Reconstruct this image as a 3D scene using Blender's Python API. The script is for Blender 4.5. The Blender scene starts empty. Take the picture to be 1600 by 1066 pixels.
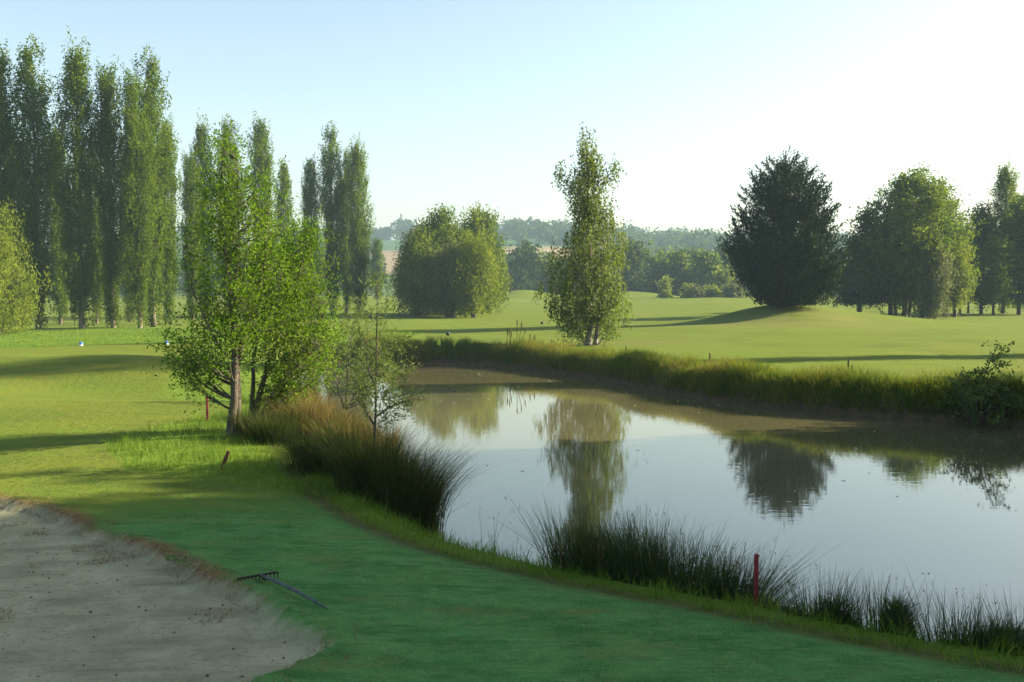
import bpy, math, random
import numpy as np
from mathutils import Vector, Matrix

# ------------------------------------------------------------------ camera, sky, sun, exposure
S = bpy.context.scene
C = S.collection
R = math.radians
EYE = 2.9
F = 1555.0
TILT = math.atan(83.0 / F)
cd = bpy.data.cameras.new("camera")
cam = bpy.data.objects.new("camera", cd)
C.objects.link(cam)
cam.location = (0, 0, EYE)
cam.rotation_euler = (math.pi / 2 - TILT, 0, 0)
cd.sensor_width = 36
cd.lens = 36 * F / 1600
cd.clip_start = 0.1
cd.clip_end = 5000
S.camera = cam

SUN_EL, SUN_AZ = R(23), R(15)           # SUN_AZ: angle from +X (right) towards +Y (away)
sun_dir = Vector((math.cos(SUN_AZ) * math.cos(SUN_EL), math.sin(SUN_AZ) * math.cos(SUN_EL), math.sin(SUN_EL)))
sl = bpy.data.lights.new("sun", 'SUN')
sl.energy = 5.0
sl.angle = R(0.5)
sl.color = (1.0, 0.86, 0.62)
so = bpy.data.objects.new("sun", sl)
C.objects.link(so)
so.rotation_euler = (-sun_dir).to_track_quat('-Z', 'Y').to_euler()

W = bpy.data.worlds.new("World")
S.world = W
W.use_nodes = True
wn = W.node_tree.nodes
wl = W.node_tree.links
for n in list(wn):
    wn.remove(n)
wo = wn.new('ShaderNodeOutputWorld')
bg = wn.new('ShaderNodeBackground')
sky = wn.new('ShaderNodeTexSky')
sky.sky_type = 'NISHITA'
sky.sun_disc = False
sky.sun_elevation = SUN_EL
sky.sun_rotation = math.pi / 2 - SUN_AZ   # 0 = +Y, clockwise towards +X
sky.air_density = 1.0
sky.dust_density = 1.4
sky.ozone_density = 1.2
bg.inputs['Strength'].default_value = 0.072
wb_ = wn.new('ShaderNodeMix')          # the camera's warm white balance, the same in every direction
wb_.data_type, wb_.blend_type = 'RGBA', 'MULTIPLY'
wb_.inputs[0].default_value = 1
wl.new(sky.outputs[0], wb_.inputs[6])
wb_.inputs[7].default_value = (1.04, .965, .87, 1)
wl.new(wb_.outputs[2], bg.inputs['Color'])
wl.new(bg.outputs[0], wo.inputs['Surface'])

S.view_settings.view_transform = 'Standard'
S.view_settings.look = 'None'
S.view_settings.gamma = 1
S.view_settings.exposure = 2.1
S.view_settings.use_curve_mapping = False
S.render.engine = 'CYCLES'
S.cycles.use_denoising = True
S.cycles.max_bounces = 6
S.cycles.diffuse_bounces = 3
S.cycles.glossy_bounces = 3
S.cycles.transmission_bounces = 3
S.cycles.volume_bounces = 0
S.cycles.transparent_max_bounces = 4
S.cycles.caustics_reflective = False
S.cycles.caustics_refractive = False

HAZE = 0.0007
WATER_Z = -0.8

# ------------------------------------------------------------------ picture -> place helpers
ct, st = math.cos(TILT), math.sin(TILT)


def ray(px, py):
    u, v = (px - 800.0), (533.0 - py)
    return u, F * ct + v * st, v * ct - F * st


def at_d(px, py, d):
    u, f, w = ray(px, py)
    k = d / f
    return np.array((u * k, d, EYE + w * k))


def at_z(px, py, z=0.0):
    u, f, w = ray(px, py)
    k = (z - EYE) / w
    return np.array((u * k, f * k, z))


def sstep(a, b, x):
    t = np.clip((x - a) / (b - a), 0, 1)
    return t * t * (3 - 2 * t)


def chaikin(p, n=2):
    p = np.asarray(p, float)
    for _ in range(n):
        q = np.roll(p, -1, 0)
        p = np.stack([p * .75 + q * .25, p * .25 + q * .75], 1).reshape(-1, 2)
    return p


def sd_poly(x, y, poly):
    """signed distance to a closed polygon, negative inside"""
    d = np.full(x.shape, 1e18)
    ins = np.zeros(x.shape, bool)
    n = len(poly)
    for i in range(n):
        a, b = poly[i], poly[(i + 1) % n]
        ex, ey = b[0] - a[0], b[1] - a[1]
        wx, wy = x - a[0], y - a[1]
        t = np.clip((wx * ex + wy * ey) / (ex * ex + ey * ey + 1e-12), 0, 1)
        d = np.minimum(d, (wx - ex * t) ** 2 + (wy - ey * t) ** 2)
        if abs(ey) > 1e-9:
            c = ((a[1] <= y) != (b[1] <= y)) & (x < a[0] + (y - a[1]) * ex / ey)
            ins ^= c
    d = np.sqrt(d)
    return np.where(ins, -d, d)


def vnoise(x, y, seed=0):
    """smooth value noise in -1..1"""
    xi, yi = np.floor(x), np.floor(y)
    fx, fy = x - xi, y - yi
    fx, fy = fx * fx * (3 - 2 * fx), fy * fy * (3 - 2 * fy)

    def h(a, b):
        s = np.sin(a * 127.1 + b * 311.7 + seed * 74.7) * 43758.5453
        return (s - np.floor(s)) * 2 - 1
    return (h(xi, yi) * (1 - fx) + h(xi + 1, yi) * fx) * (1 - fy) + (h(xi, yi + 1) * (1 - fx) + h(xi + 1, yi + 1) * fx) * fy


def pts2(lst, z=0.0):
    return [tuple(at_z(a, b, z)[:2]) for a, b in lst]


# the pond's waterline
far_shore = [(600, 574), (620, 573), (700, 570), (770, 572), (860, 582), (960, 597), (1100, 625), (1250, 645), (1400, 656), (1600, 668)]
POND = [(-0.5, 13.0), (0.8, 11.8), (1.8, 11.0), (2.8, 10.3), (3.9, 9.4), (4.8, 8.9), (7, 7.6), (11, 5.4), (16, 4), (21, 5), (23, 9), (23, 15), (19, 22)]
POND += [tuple(p) for p in pts2(far_shore, WATER_Z)[::-1]]
POND += [(-6.2, 50.5), (-9.0, 53), (-11, 51), (-10, 44), (-7.4, 34), (-5.3, 27), (-3.7, 21), (-2.4, 17.5), (-1.5, 15)]
POND = chaikin(POND, 2)
BUNKER = pts2([(0, 785), (60, 795), (130, 826), (200, 851), (260, 876), (330, 905), (385, 925), (430, 950), (480, 975), (503, 992), (492, 1015), (440, 1042), (400, 1064)], -0.02)
BUNKER += [(-2.6, 6.4), (-4.5, 5.2), (-8, 5), (-13, 7), (-14.5, 12), (-10.5, 15.2)]
BUNKER = chaikin(BUNKER, 1)
ROUGH = pts2([(640, 812), (600, 802), (500, 772), (430, 766), (350, 752), (270, 741), (200, 735), (168, 716), (172, 690), (250, 667), (330, 652), (370, 640)])
ROUGH += [(-7.5, 27), (-9, 33), (-13, 44), (-13, 56), (-6, 54), (-4, 30), (0, 14)]
KNOLL = at_z(300, 690)[:2]


def gauss(x, y, cx, cy, sx, sy, a):
    return a * np.exp(-((x - cx) / sx) ** 2 - ((y - cy) / sy) ** 2)


def base_h(x, y):
    h = gauss(x, y, 20.0, 75, 5.5, 7, 1.35) + gauss(x, y, 27, 77, 7, 5, 0.75) + gauss(x, y, 13, 64, 10, 7, 0.35)
    h += gauss(x, y, 30, 58, 14, 9, 0.35)
    h += 0.95 * sstep(95, 165, y)
    h += gauss(x, y, 2.0, 168, 6.5, 8, 1.7) + gauss(x, y, -2, 150, 4, 4, 0.4) + gauss(x, y, 22, 195, 9, 8, 1.3) + gauss(x, y, 32, 158, 12, 8, .4)
    h += gauss(x, y, -13.5, 34.5, 4.5, 2.4, 0.50) + gauss(x, y, -21, 37, 5, 5, 0.35) + gauss(x, y, -10.5, 28.5, 4.2, 2.4, -0.40) + gauss(x, y, -15, 44, 9, 4.5, 0.42)
    h += gauss(x, y, -12.5, 24, 5, 3, 0.18) - gauss(x, y, -11, 30.5, 5, 1.6, 0.15)
    h += gauss(x, y, KNOLL[0] + .6, KNOLL[1] - .4, 2.0, 1.8, 0.10)
    h += 0.05 * vnoise(x / 4.0, y / 4.0, 3) + 0.10 * vnoise(x / 13.0, y / 13.0, 5) * sstep(20, 50, y)
    # the hill behind the course
    ramp = np.clip((y - 262) / 440, 0, 1)
    crest = 37 - 11 * sstep(10, 90, x) + 2.5 * np.sin(x / 120.0) + 2.5 * np.sin(x / 57.0 + 1.3)
    h += crest * (0.35 * ramp + 0.65 * ramp * ramp * (3 - 2 * ramp)) - 10 * sstep(740, 1100, y)
    return h


def height(x, y, sd=None):
    x = np.asarray(x, float)
    y = np.asarray(y, float)
    h = base_h(x, y)
    if sd is None:
        sd = sd_poly(x, y, POND)
    nearbank = sstep(24, 14, y)
    wb = 0.55 + 0.55 * nearbank
    t = np.clip(sd / wb, 0, 1)
    prof = np.where(nearbank > .5, t ** 0.9, np.sqrt(t))
    out = (WATER_Z - 0.03) + (h - (WATER_Z - 0.03)) * prof
    out -= 0.10 * np.exp(-(np.maximum(sd - wb, 0) / 0.7) ** 2) * nearbank * t
    ins = (WATER_Z - 0.03) - np.clip(-sd * 0.7, 0, 1.1)
    return np.where(sd > 0, out, ins)


def gh(x, y):
    return float(height(np.array([x]), np.array([y]))[0])


# ------------------------------------------------------------------ materials
def new_mat(name):
    m = bpy.data.materials.new(name)
    m.use_nodes = True
    nt = m.node_tree
    for n in list(nt.nodes):
        nt.nodes.remove(n)
    out = nt.nodes.new('ShaderNodeOutputMaterial')
    return m, nt, out


def N(nt, kind, **kw):
    n = nt.nodes.new(kind)
    for k, v in kw.items():
        if k.startswith('i_'):
            key = k[2:]
            key = int(key) if key.isdigit() else key.replace('_', ' ')
            n.inputs[key].default_value = v
        else:
            setattr(n, k, v)
    return n


def c4(c):
    return (c[0], c[1], c[2], 1)


def ramp_node(nt, stops):
    r = nt.nodes.new('ShaderNodeValToRGB')
    e = r.color_ramp.elements
    while len(e) > 1:
        e.remove(e[-1])
    e[0].position = stops[0][0]
    e[0].color = c4(stops[0][1])
    for p, c in stops[1:]:
        q = e.new(p)
        q.color = c4(c)
    return r


def leaf_mat(name, stops, trans=0.35, rough=0.6, spec=0.06, trans_gain=(1.25, 1.2, 0.7)):
    m, nt, out = new_mat(name)
    at = N(nt, 'ShaderNodeAttribute', attribute_name='tint')
    cr = ramp_node(nt, stops)
    nt.links.new(at.outputs['Fac'], cr.inputs[0])
    p = N(nt, 'ShaderNodeBsdfPrincipled', i_Roughness=rough)
    p.inputs['Specular IOR Level'].default_value = spec
    nt.links.new(cr.outputs[0], p.inputs['Base Color'])
    mul = N(nt, 'ShaderNodeMix', data_type='RGBA', blend_type='MULTIPLY')
    mul.inputs[0].default_value = 1
    nt.links.new(cr.outputs[0], mul.inputs[6])
    mul.inputs[7].default_value = c4(trans_gain)
    t = N(nt, 'ShaderNodeBsdfTranslucent')
    nt.links.new(mul.outputs[2], t.inputs[0])
    mx = N(nt, 'ShaderNodeMixShader')
    mx.inputs[0].default_value = trans
    nt.links.new(p.outputs[0], mx.inputs[1])
    nt.links.new(t.outputs[0], mx.inputs[2])
    nt.links.new(mx.outputs[0], out.inputs[0])
    return m


def simple_mat(name, c1, c2, scale=8.0, rough=0.8, bump=0.0, stretch=(1, 1, 1), spec=0.3, metallic=0.0, wave=None):
    m, nt, out = new_mat(name)
    tc = N(nt, 'ShaderNodeTexCoord')
    mp = N(nt, 'ShaderNodeMapping')
    mp.inputs['Scale'].default_value = stretch
    nt.links.new(tc.outputs['Object'], mp.inputs[0])
    nz = N(nt, 'ShaderNodeTexNoise', i_Scale=scale, i_Detail=6.0, i_Roughness=0.65)
    nt.links.new(mp.outputs[0], nz.inputs['Vector'])
    cr = ramp_node(nt, [(0.35, c1), (0.65, c2)])
    nt.links.new(nz.outputs['Fac'], cr.inputs[0])
    p = N(nt, 'ShaderNodeBsdfPrincipled', i_Roughness=rough, i_Metallic=metallic)
    p.inputs['Specular IOR Level'].default_value = spec
    nt.links.new(cr.outputs[0], p.inputs['Base Color'])
    if bump:
        b = N(nt, 'ShaderNodeBump', i_Strength=bump, i_Distance=0.02)
        nt.links.new(nz.outputs['Fac'], b.inputs['Height'])
        nt.links.new(b.outputs[0], p.inputs['Normal'])
    nt.links.new(p.outputs[0], out.inputs[0])
    return m


M = {}
M['poplar'] = leaf_mat('poplar_leaf', [(0, (.034, .072, .007)), (.5, (.078, .138, .012)), (1, (.145, .200, .020))], .52)
M['willow'] = leaf_mat('young_tree_leaf', [(0, (.038, .098, .007)), (.5, (.090, .182, .011)), (1, (.165, .250, .020))], .50)
M['shoot'] = leaf_mat('willow_shoot_leaf', [(0, (.055, .095, .025)), (.5, (.10, .155, .040)), (1, (.17, .21, .075))], .40)
M['yellow'] = leaf_mat('yellow_willow_leaf', [(0, (.090, .125, .012)), (.5, (.135, .185, .018)), (1, (.19, .235, .03))], .45)
M['grey'] = leaf_mat('grey_willow_leaf', [(0, (.055, .075, .032)), (.5, (.10, .125, .055)), (1, (.17, .185, .09))], .35)
M['birch'] = leaf_mat('birch_leaf', [(0, (.045, .070, .009)), (.5, (.094, .142, .018)), (1, (.160, .205, .036))], .48, spec=.25)
M['broad'] = leaf_mat('broad_leaf', [(0, (.036, .072, .009)), (.5, (.085, .138, .016)), (1, (.15, .195, .026))], .48)
M['dark'] = leaf_mat('dark_leaf', [(0, (.020, .042, .012)), (.5, (.040, .072, .017)), (1, (.075, .108, .024))], .35)
M['conifer'] = leaf_mat('conifer_needles', [(0, (.006, .017, .008)), (.5, (.012, .031, .011)), (1, (.034, .062, .016))], .14, spec=.1)
M['sedge'] = leaf_mat('sedge_blade', [(0, (.030, .050, .012)), (.45, (.065, .085, .020)), (.75, (.13, .115, .035)), (1, (.21, .14, .07))], .25, rough=.6)
M['redsedge'] = leaf_mat('dry_sedge_blade', [(0, (.055, .070, .018)), (.4, (.11, .105, .030)), (.75, (.17, .125, .052)), (1, (.24, .17, .095))], .28, rough=.6)
M['rush'] = leaf_mat('rush_blade', [(0, (.024, .050, .014)), (.55, (.048, .085, .024)), (.85, (.085, .105, .03)), (1, (.17, .12, .055))], .25, rough=.6)
M['bankgrass'] = leaf_mat('bank_grass_blade', [(0, (.055, .100, .012)), (.45, (.120, .155, .022)), (.8, (.24, .20, .06)), (1, (.36, .27, .13))], .45, rough=.6)
M['rough'] = leaf_mat('rough_grass_blade', [(0, (.060, .125, .014)), (.5, (.105, .185, .022)), (1, (.175, .245, .042))], .40, rough=.5)
M['lawn'] = leaf_mat('lawn_blade', [(0, (.038, .130, .040)), (.5, (.088, .262, .078)), (.85, (.160, .285, .080)), (1, (.24, .24, .10))], .35, rough=.6)  # lifted green, makes up for dim skylight on the shaded lawn
M['straw'] = leaf_mat('straw', [(0, (.10, .065, .028)), (.5, (.20, .125, .052)), (1, (.36, .26, .13))], .2, rough=.7)
M['bark'] = simple_mat('bark', (.045, .039, .029), (.14, .118, .088), 9, .9, .6, (1, 1, .25))
M['palebark'] = simple_mat('pale_bark', (.07, .058, .042), (.19, .16, .115), 3, .9, .5, (1, 1, .3))
M['darkbark'] = simple_mat('dark_bark', (.030, .024, .018), (.075, .058, .042), 4, .9, .4, (1, 1, .3))
M['redstake'] = simple_mat('red_stake_paint', (.12, .012, .018), (.20, .022, .03), 20, .55, .15, (1, 1, .3))
M['brownstake'] = simple_mat('brown_stake_wood', (.06, .022, .014), (.14, .045, .028), 20, .7, .3, (1, 1, .2))
M['blue'] = simple_mat('blue_marker_paint', (.05, .13, .40), (.07, .17, .48), 10, .4)
M['white'] = simple_mat('white_marker_paint', (.6, .6, .58), (.8, .8, .78), 10, .4)
M['black'] = simple_mat('dark_marker_paint', (.015, .015, .018), (.03, .03, .03), 10, .5)
M['rakemetal'] = simple_mat('dark_rake_metal', (.012, .010, .009), (.045, .022, .014), 30, .55, .2)
M['rakewood'] = simple_mat('grey_rake_handle', (.03, .04, .043), (.085, .105, .11), 14, .6, .25, (1, 1, 1))
M['mud'] = simple_mat('bank_mud', (.035, .026, .017), (.08, .06, .038), 6, .9, .6)
M['cattail'] = simple_mat('cattail_brown', (.035, .020, .012), (.07, .04, .02), 20, .9)
M['fleck'] = simple_mat('floating_leaf', (.25, .22, .14), (.55, .52, .42), 3, .5)
# birch bark: white with dark bands
m, nt, out = new_mat('birch_bark')
tc = N(nt, 'ShaderNodeTexCoord')
mp = N(nt, 'ShaderNodeMapping')
mp.inputs['Scale'].default_value = (1, 1, 5)
nt.links.new(tc.outputs['Object'], mp.inputs[0])
nz = N(nt, 'ShaderNodeTexNoise', i_Scale=2.2, i_Detail=4.0)
nt.links.new(mp.outputs[0], nz.inputs['Vector'])
cr = ramp_node(nt, [(.38, (.045, .038, .03)), (.52, (.20, .185, .155)), (.72, (.36, .34, .30))])
nt.links.new(nz.outputs['Fac'], cr.inputs[0])
p = N(nt, 'ShaderNodeBsdfPrincipled', i_Roughness=.8)
nt.links.new(cr.outputs[0], p.inputs['Base Color'])
nt.links.new(p.outputs[0], out.inputs[0])
M['birchbark'] = m


# ------------------------------------------------------------------ mesh helpers
def mesh_np(name, V, Fc, mat, tint=None, smooth=False):
    me = bpy.data.meshes.new(name)
    V = np.ascontiguousarray(V, np.float32)
    Fc = np.ascontiguousarray(Fc, np.int32)
    nF, k = Fc.shape
    me.vertices.add(len(V))
    me.vertices.foreach_set('co', V.ravel())
    me.loops.add(nF * k)
    me.loops.foreach_set('vertex_index', Fc.ravel())
    me.polygons.add(nF)
    me.polygons.foreach_set('loop_start', np.arange(nF, dtype=np.int32) * k)
    me.polygons.foreach_set('use_smooth', np.full(nF, bool(smooth)))
    if tint is not None:
        a = me.attributes.new('tint', 'FLOAT', 'FACE')
        a.data.foreach_set('value', np.ascontiguousarray(tint, np.float32))
    me.update(calc_edges=True)
    me.materials.append(mat)
    return me


def link(name, me, parent=None, loc=None):
    o = bpy.data.objects.new(name, me)
    C.objects.link(o)
    if parent is not None:
        o.parent = parent
    if loc is not None:
        o.location = loc
    return o


def tag(o, label=None, cat=None, group=None, kind=None):
    if label:
        o['label'] = label
    if cat:
        o['category'] = cat
    if group:
        o['group'] = group
    if kind:
        o['kind'] = kind
    return o


def empty(name, loc, label, cat, group=None):
    o = bpy.data.objects.new(name, None)
    o.empty_display_size = 0.2
    C.objects.link(o)
    o.location = loc
    return tag(o, label, cat, group)


def copy_tree(o, parent=None):
    c = o.copy()
    C.objects.link(c)
    c.parent = parent
    for ch in list(o.children):
        copy_tree(ch, c)
    return c


def tubes(paths, sides=5):
    """paths: list of (points Kx3, radii K) -> quads"""
    Vs, Fs, off = [], [], 0
    ang = np.arange(sides) * 2 * math.pi / sides
    ca, sa = np.cos(ang), np.sin(ang)
    for P, r in paths:
        P = np.asarray(P, float)
        r = np.asarray(r, float)
        T = np.gradient(P, axis=0)
        T /= np.linalg.norm(T, axis=1, keepdims=True) + 1e-9
        ref = np.where(np.abs(T[:, 2:3]) > .9, np.array([[1., 0, 0]]), np.array([[0, 0, 1.]]))
        if np.mean(np.abs(T[:, 2])) > .6:
            ref = np.tile([[1., 0.2, 0]], (len(P), 1))
        A = np.cross(T, ref)
        A /= np.linalg.norm(A, axis=1, keepdims=True) + 1e-9
        B = np.cross(T, A)
        ring = P[:, None] + r[:, None, None] * (A[:, None] * ca[None, :, None] + B[:, None] * sa[None, :, None])
        K = len(P)
        Vs.append(ring.reshape(-1, 3))
        i = np.arange(K - 1)[:, None] * sides
        j = np.arange(sides)[None]
        jn = (j + 1) % sides
        Fs.append((np.stack([i + j, i + jn, i + sides + jn, i + sides + j], -1).reshape(-1, 4)) + off)
        # end caps as degenerate fans are skipped: ends taper to nearly nothing
        off += K * sides
    return np.concatenate(Vs), np.concatenate(Fs)


def unit(v):
    return v / (np.linalg.norm(v, axis=-1, keepdims=True) + 1e-9)


def leaves_quads(rng, P, D, L, Wd):
    """rhombic leaves at P along D"""
    n = len(P)
    D = unit(D)
    side = unit(np.cross(D, rng.normal(size=(n, 3))))
    L = np.broadcast_to(np.asarray(L, float).reshape(-1, 1), (n, 1))
    Wd = np.broadcast_to(np.asarray(Wd, float).reshape(-1, 1), (n, 1))
    V = np.stack([P, P + D * L * .45 + side * Wd * .5, P + D * L, P + D * L * .45 - side * Wd * .5], 1).reshape(-1, 3)
    Fc = np.arange(n * 4).reshape(n, 4)
    return V, Fc


def grow(rng, prof, stems, r0, sp):
    """prof rows: (z, centre x, half width); stems: list of Kx3 polylines (local).
    returns trunk, branches, leaves meshes data"""
    prof = np.array(sorted(prof), float)
    z0, z1 = prof[0, 0], prof[-1, 0]
    zs = np.linspace(z0, z1, 200)
    cx = np.interp(zs, prof[:, 0], prof[:, 1])
    hw = np.interp(zs, prof[:, 0], prof[:, 2])
    depth = sp.get('depth', 1.0)
    wgt = np.maximum(hw, .08 * hw.max()) ** sp.get('wpow', 1.2)
    n = sp['clusters']
    cdf = np.cumsum(wgt) / wgt.sum()
    zi = np.interp(rng.random(n), cdf, zs)
    cxi = np.interp(zi, zs, cx)
    hwi = np.interp(zi, zs, hw)
    az = rng.random(n) * 2 * math.pi
    lump = 1 + sp.get('lump', .16) * np.sin(az * 3 + zi * sp.get('lumpf', 1.6) + rng.random() * 6) * np.cos(zi * sp.get('lumpf', 1.6) * 1.7 + az * 2)
    cs = sp['csize']
    u = rng.random(n) ** sp.get('shell', .5)
    rr = np.maximum(hwi - cs * sp.get('inset', .7), hwi * .2) * u * lump
    Cc = np.stack([cxi + rr * np.cos(az), rr * np.sin(az) * depth, zi], 1)
    for extra in sp.get('extra', []):
        Cc = np.vstack([Cc, np.array(extra)[None]])
    n = len(Cc)
    outv = unit(np.stack([Cc[:, 0] - np.interp(Cc[:, 2], zs, cx), Cc[:, 1], np.zeros(n)], 1) + 1e-4)
    # strands
    m, k = sp['strands'], sp['per']
    mode = sp['mode']
    So = Cc[:, None] + rng.normal(size=(n, m, 3)) * cs * np.array(sp.get('aniso', (1, 1, .7)))
    rnd = rng.normal(size=(n, m, 3))
    o = outv[:, None]
    up = np.array([0, 0, 1.0])
    if mode == 'hang':
        Sd = -up * 1.0 + rnd * .22 + o * .12
    elif mode == 'up':
        Sd = up + o * .14 + rnd * .16
    elif mode == 'spray':
        Sd = up * .95 + o * .62 + rnd * .16
    elif mode == 'out':
        Sd = up * .55 + o * .6 + rnd * .5
    elif mode == 'arch':
        Sd = o * .7 - up * .35 + rnd * .35
    else:
        Sd = rnd
    Sd = unit(Sd)
    Sl = sp['slen'] * (.5 + rng.random((n, m, 1)))
    So = So - Sd * Sl * sp.get('back', .5)
    s = (np.arange(k) + rng.random((n, m, k))) / k
    sag = sp.get('sag', 0.0)
    P = So[:, :, None] + Sd[:, :, None] * (s * Sl)[..., None]
    P[..., 2] -= sag * (s * Sl) ** 2
    P += rng.normal(size=P.shape) * sp.get('jit', .05) * ((1.35 - 1.25 * s)[..., None] if mode == 'spray' else 1)
    LD = Sd[:, :, None] * sp.get('align', .6) + rng.normal(size=P.shape) * .55
    if mode == 'hang':
        LD[..., 2] -= .35
    ct_ = rng.normal(size=(n, 1, 1)) * sp.get('ctint', .14)
    ti = .5 + ct_ + rng.normal(size=(n, m, k)) * .16
    P = P.reshape(-1, 3)
    LD = LD.reshape(-1, 3)
    ti = np.clip(ti.reshape(-1), 0, 1)
    keep = P[:, 2] > sp.get('zmin', .05)
    P, LD, ti = P[keep], LD[keep], ti[keep]
    sz = .7 + .6 * rng.random(len(P))
    LV, LF = leaves_quads(rng, P, LD, sp['leaf'][0] * sz, sp['leaf'][1] * sz)
    # wood
    trunks = []
    dense = []
    for q, stem in enumerate(stems):
        stem = np.asarray(stem, float)
        tt = np.linspace(0, 1, 14)
        ss = np.linspace(0, 1, len(stem))
        Pp = np.stack([np.interp(tt, ss, stem[:, a]) for a in range(3)], 1)
        Pp[2:-2] += rng.normal(size=(10, 3)) * r0 * .14 * np.array([1, 1, 0])
        rad = r0 * (1 - tt) ** .8 * (1 if q == 0 else sp.get('stem2', .7) if q == 1 else sp.get('stem3', sp.get('stem2', .7))) + r0 * .06
        rad[0] *= 1.25
        trunks.append((Pp, rad))
        dense.append(Pp)
    nb = min(sp.get('branches', 60), n)
    br = []
    allp = np.concatenate(dense)
    for c in Cc[rng.permutation(n)[:nb]]:
        hd = np.linalg.norm(allp[:, :2] - c[:2], axis=1)
        want = c[2] - sp.get('rise', .9) * hd
        sc = np.abs(allp[:, 2] - want) + hd * .35 + np.where(allp[:, 2] > c[2] + .1, 3., 0)
        sc += np.where(allp[:, 2] < sp.get('bmin', .15) * z1, 2.5, 0)
        a = allp[int(np.argmin(sc))]
        mid = (a + c) / 2 + np.array([(c[0] - a[0]) * .12, (c[1] - a[1]) * .12, sp.get('bow', -.06) * np.linalg.norm(c - a)])
        t = np.linspace(0, 1, 6)[:, None]
        Q = (1 - t) ** 2 * a + 2 * t * (1 - t) * mid + t * t * c
        Q[1:-1] += rng.normal(size=(4, 3)) * .012 * np.linalg.norm(c - a)
        r = sp.get('brad', .3) * r0 * np.linspace(1, .18, 6) * min(1, .35 + np.linalg.norm(c - a) / (z1 * .25))
        br.append((Q, r))
    if sp.get('twigs'):
        idx = rng.permutation(n * m)[:sp['twigs']]
        A = So.reshape(-1, 3)[idx]
        Bd = (Sd * Sl).reshape(-1, 3)[idx]
        for a, b in zip(A, Bd):
            t = np.linspace(0, 1, 3)[:, None]
            Q = a + b * t
            Q[:, 2] -= sag * (t[:, 0] * np.linalg.norm(b)) ** 2
            br.append((Q, np.array([.10, .07, .03]) * r0 * sp.get('twigr', 1)))
    return tubes(trunks, sp.get('tsides', 8)), (tubes(br, 4) if br else None), (LV, LF, ti)


def build_tree(root, data, leafmat, bark, nm):
    (TV, TF), B, (LV, LF, ti) = data
    link('trunk', mesh_np(nm + '_trunk', TV, TF, bark, smooth=True), root)
    if B is not None:
        link('branches', mesh_np(nm + '_branches', B[0], B[1], bark, smooth=True), root)['kind'] = 'stuff'
    link('crown', mesh_np(nm + '_crown', LV, LF, leafmat, ti), root)


SEED = [100]


def tree_px(name, label, d, bx, prof_px, sp, leafmat, bark='bark', r0=.2, stems=None, group=None, cat='tree', by=None, sink=.05):
    """a tree whose outline was measured in the photograph, grown at its own depth d"""
    x = at_d(bx, 500 if by is None else by, d)[0]
    z = gh(x, d) - sink
    prof = []
    for py, l, r in prof_px:
        a, b = at_d(l, py, d), at_d(r, py, d)
        prof.append((a[2] - z, (a[0] + b[0]) / 2 - x, (b[0] - a[0]) / 2))
    top = max(prof)
    if stems is None:
        st_ = [[(0, 0, 0), (top[1] * .3, 0, top[0] * .4), (top[1] * .7, 0, top[0] * .75), (top[1], 0, top[0] * .98)]]
    else:
        st_ = []
        for s_ in stems:
            q = []
            for e in s_:
                a = at_d(e[0], e[1], d)
                q.append((a[0] - x, e[2] if len(e) > 2 else 0., a[2] - z))
            if q[0][2] < .35:
                q[0] = (q[0][0], q[0][1], 0.)
            st_.append(q)
    SEED[0] += 1
    rng = np.random.default_rng(SEED[0])
    root = empty(name, (x, d, z), label, cat, group)
    build_tree(root, grow(rng, prof, st_, r0, sp), M[leafmat], M[bark], name)
    return root


def blades(rng, base, h, lean, az, width, segs=4, curve=1.6, tint=None, droop=0.0):
    """curved tapering grass blades; base Nx3, h/lean/az/width arrays N"""
    n = len(base)
    s = np.linspace(0, 1, segs + 1)
    o = np.stack([np.cos(az), np.sin(az), np.zeros(n)], 1)
    a2 = rng.random(n) * math.pi
    sd = np.stack([np.cos(a2), np.sin(a2), np.zeros(n)], 1)
    P = base[:, None] + o[:, None] * (lean * h)[:, None, None] * (s ** curve)[None, :, None]
    zz = h[:, None] * (s[None] - droop * s[None] ** 3)
    P[:, :, 2] += zz
    wd = width[:, None] * (1 - s ** 1.5)[None] * .5 + width[:, None] * .04
    A = P + sd[:, None] * wd[:, :, None]
    B = P - sd[:, None] * wd[:, :, None]
    V = np.stack([A, B], 2).reshape(-1, 3)
    b0 = (np.arange(n) * (segs + 1) * 2)[:, None]
    i = (np.arange(segs) * 2)[None]
    q = b0 + i
    Fc = np.stack([q, q + 1, q + 3, q + 2], -1).reshape(-1, 4)
    t = np.repeat(tint if tint is not None else rng.random(n), segs)
    return V, Fc, t, P[:, -1]


# ------------------------------------------------------------------ ground
def axis(segs):
    out = []
    for a, b, s in segs:
        out.append(np.arange(a, b - 1e-6, s))
    out.append([segs[-1][1]])
    return np.concatenate(out)


xs = axis([(-700, -200, 20), (-200, -70, 5), (-70, -24, 1), (-24, -9, .3), (-9, 6, .12), (6, 16, .25), (16, 34, .5), (34, 80, 1.5), (80, 200, 6), (200, 700, 20)])
ys = axis([(-60, -6, 4), (-6, 4, .6), (4, 19, .11), (19, 40, .2), (40, 60, .35), (60, 100, .8), (100, 230, 3)])
ys_h = axis([(230, 300, 5), (300, 760, 12), (760, 1100, 40)])


def sheet(ys_):
    X, Y = np.meshgrid(xs, ys_)
    ny, nx = X.shape
    i = np.arange(ny - 1)[:, None] * nx
    j = np.arange(nx - 1)[None]
    q = i + j
    return X, Y, np.stack([q, q + 1, q + nx + 1, q + nx], -1).reshape(-1, 4)


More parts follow.
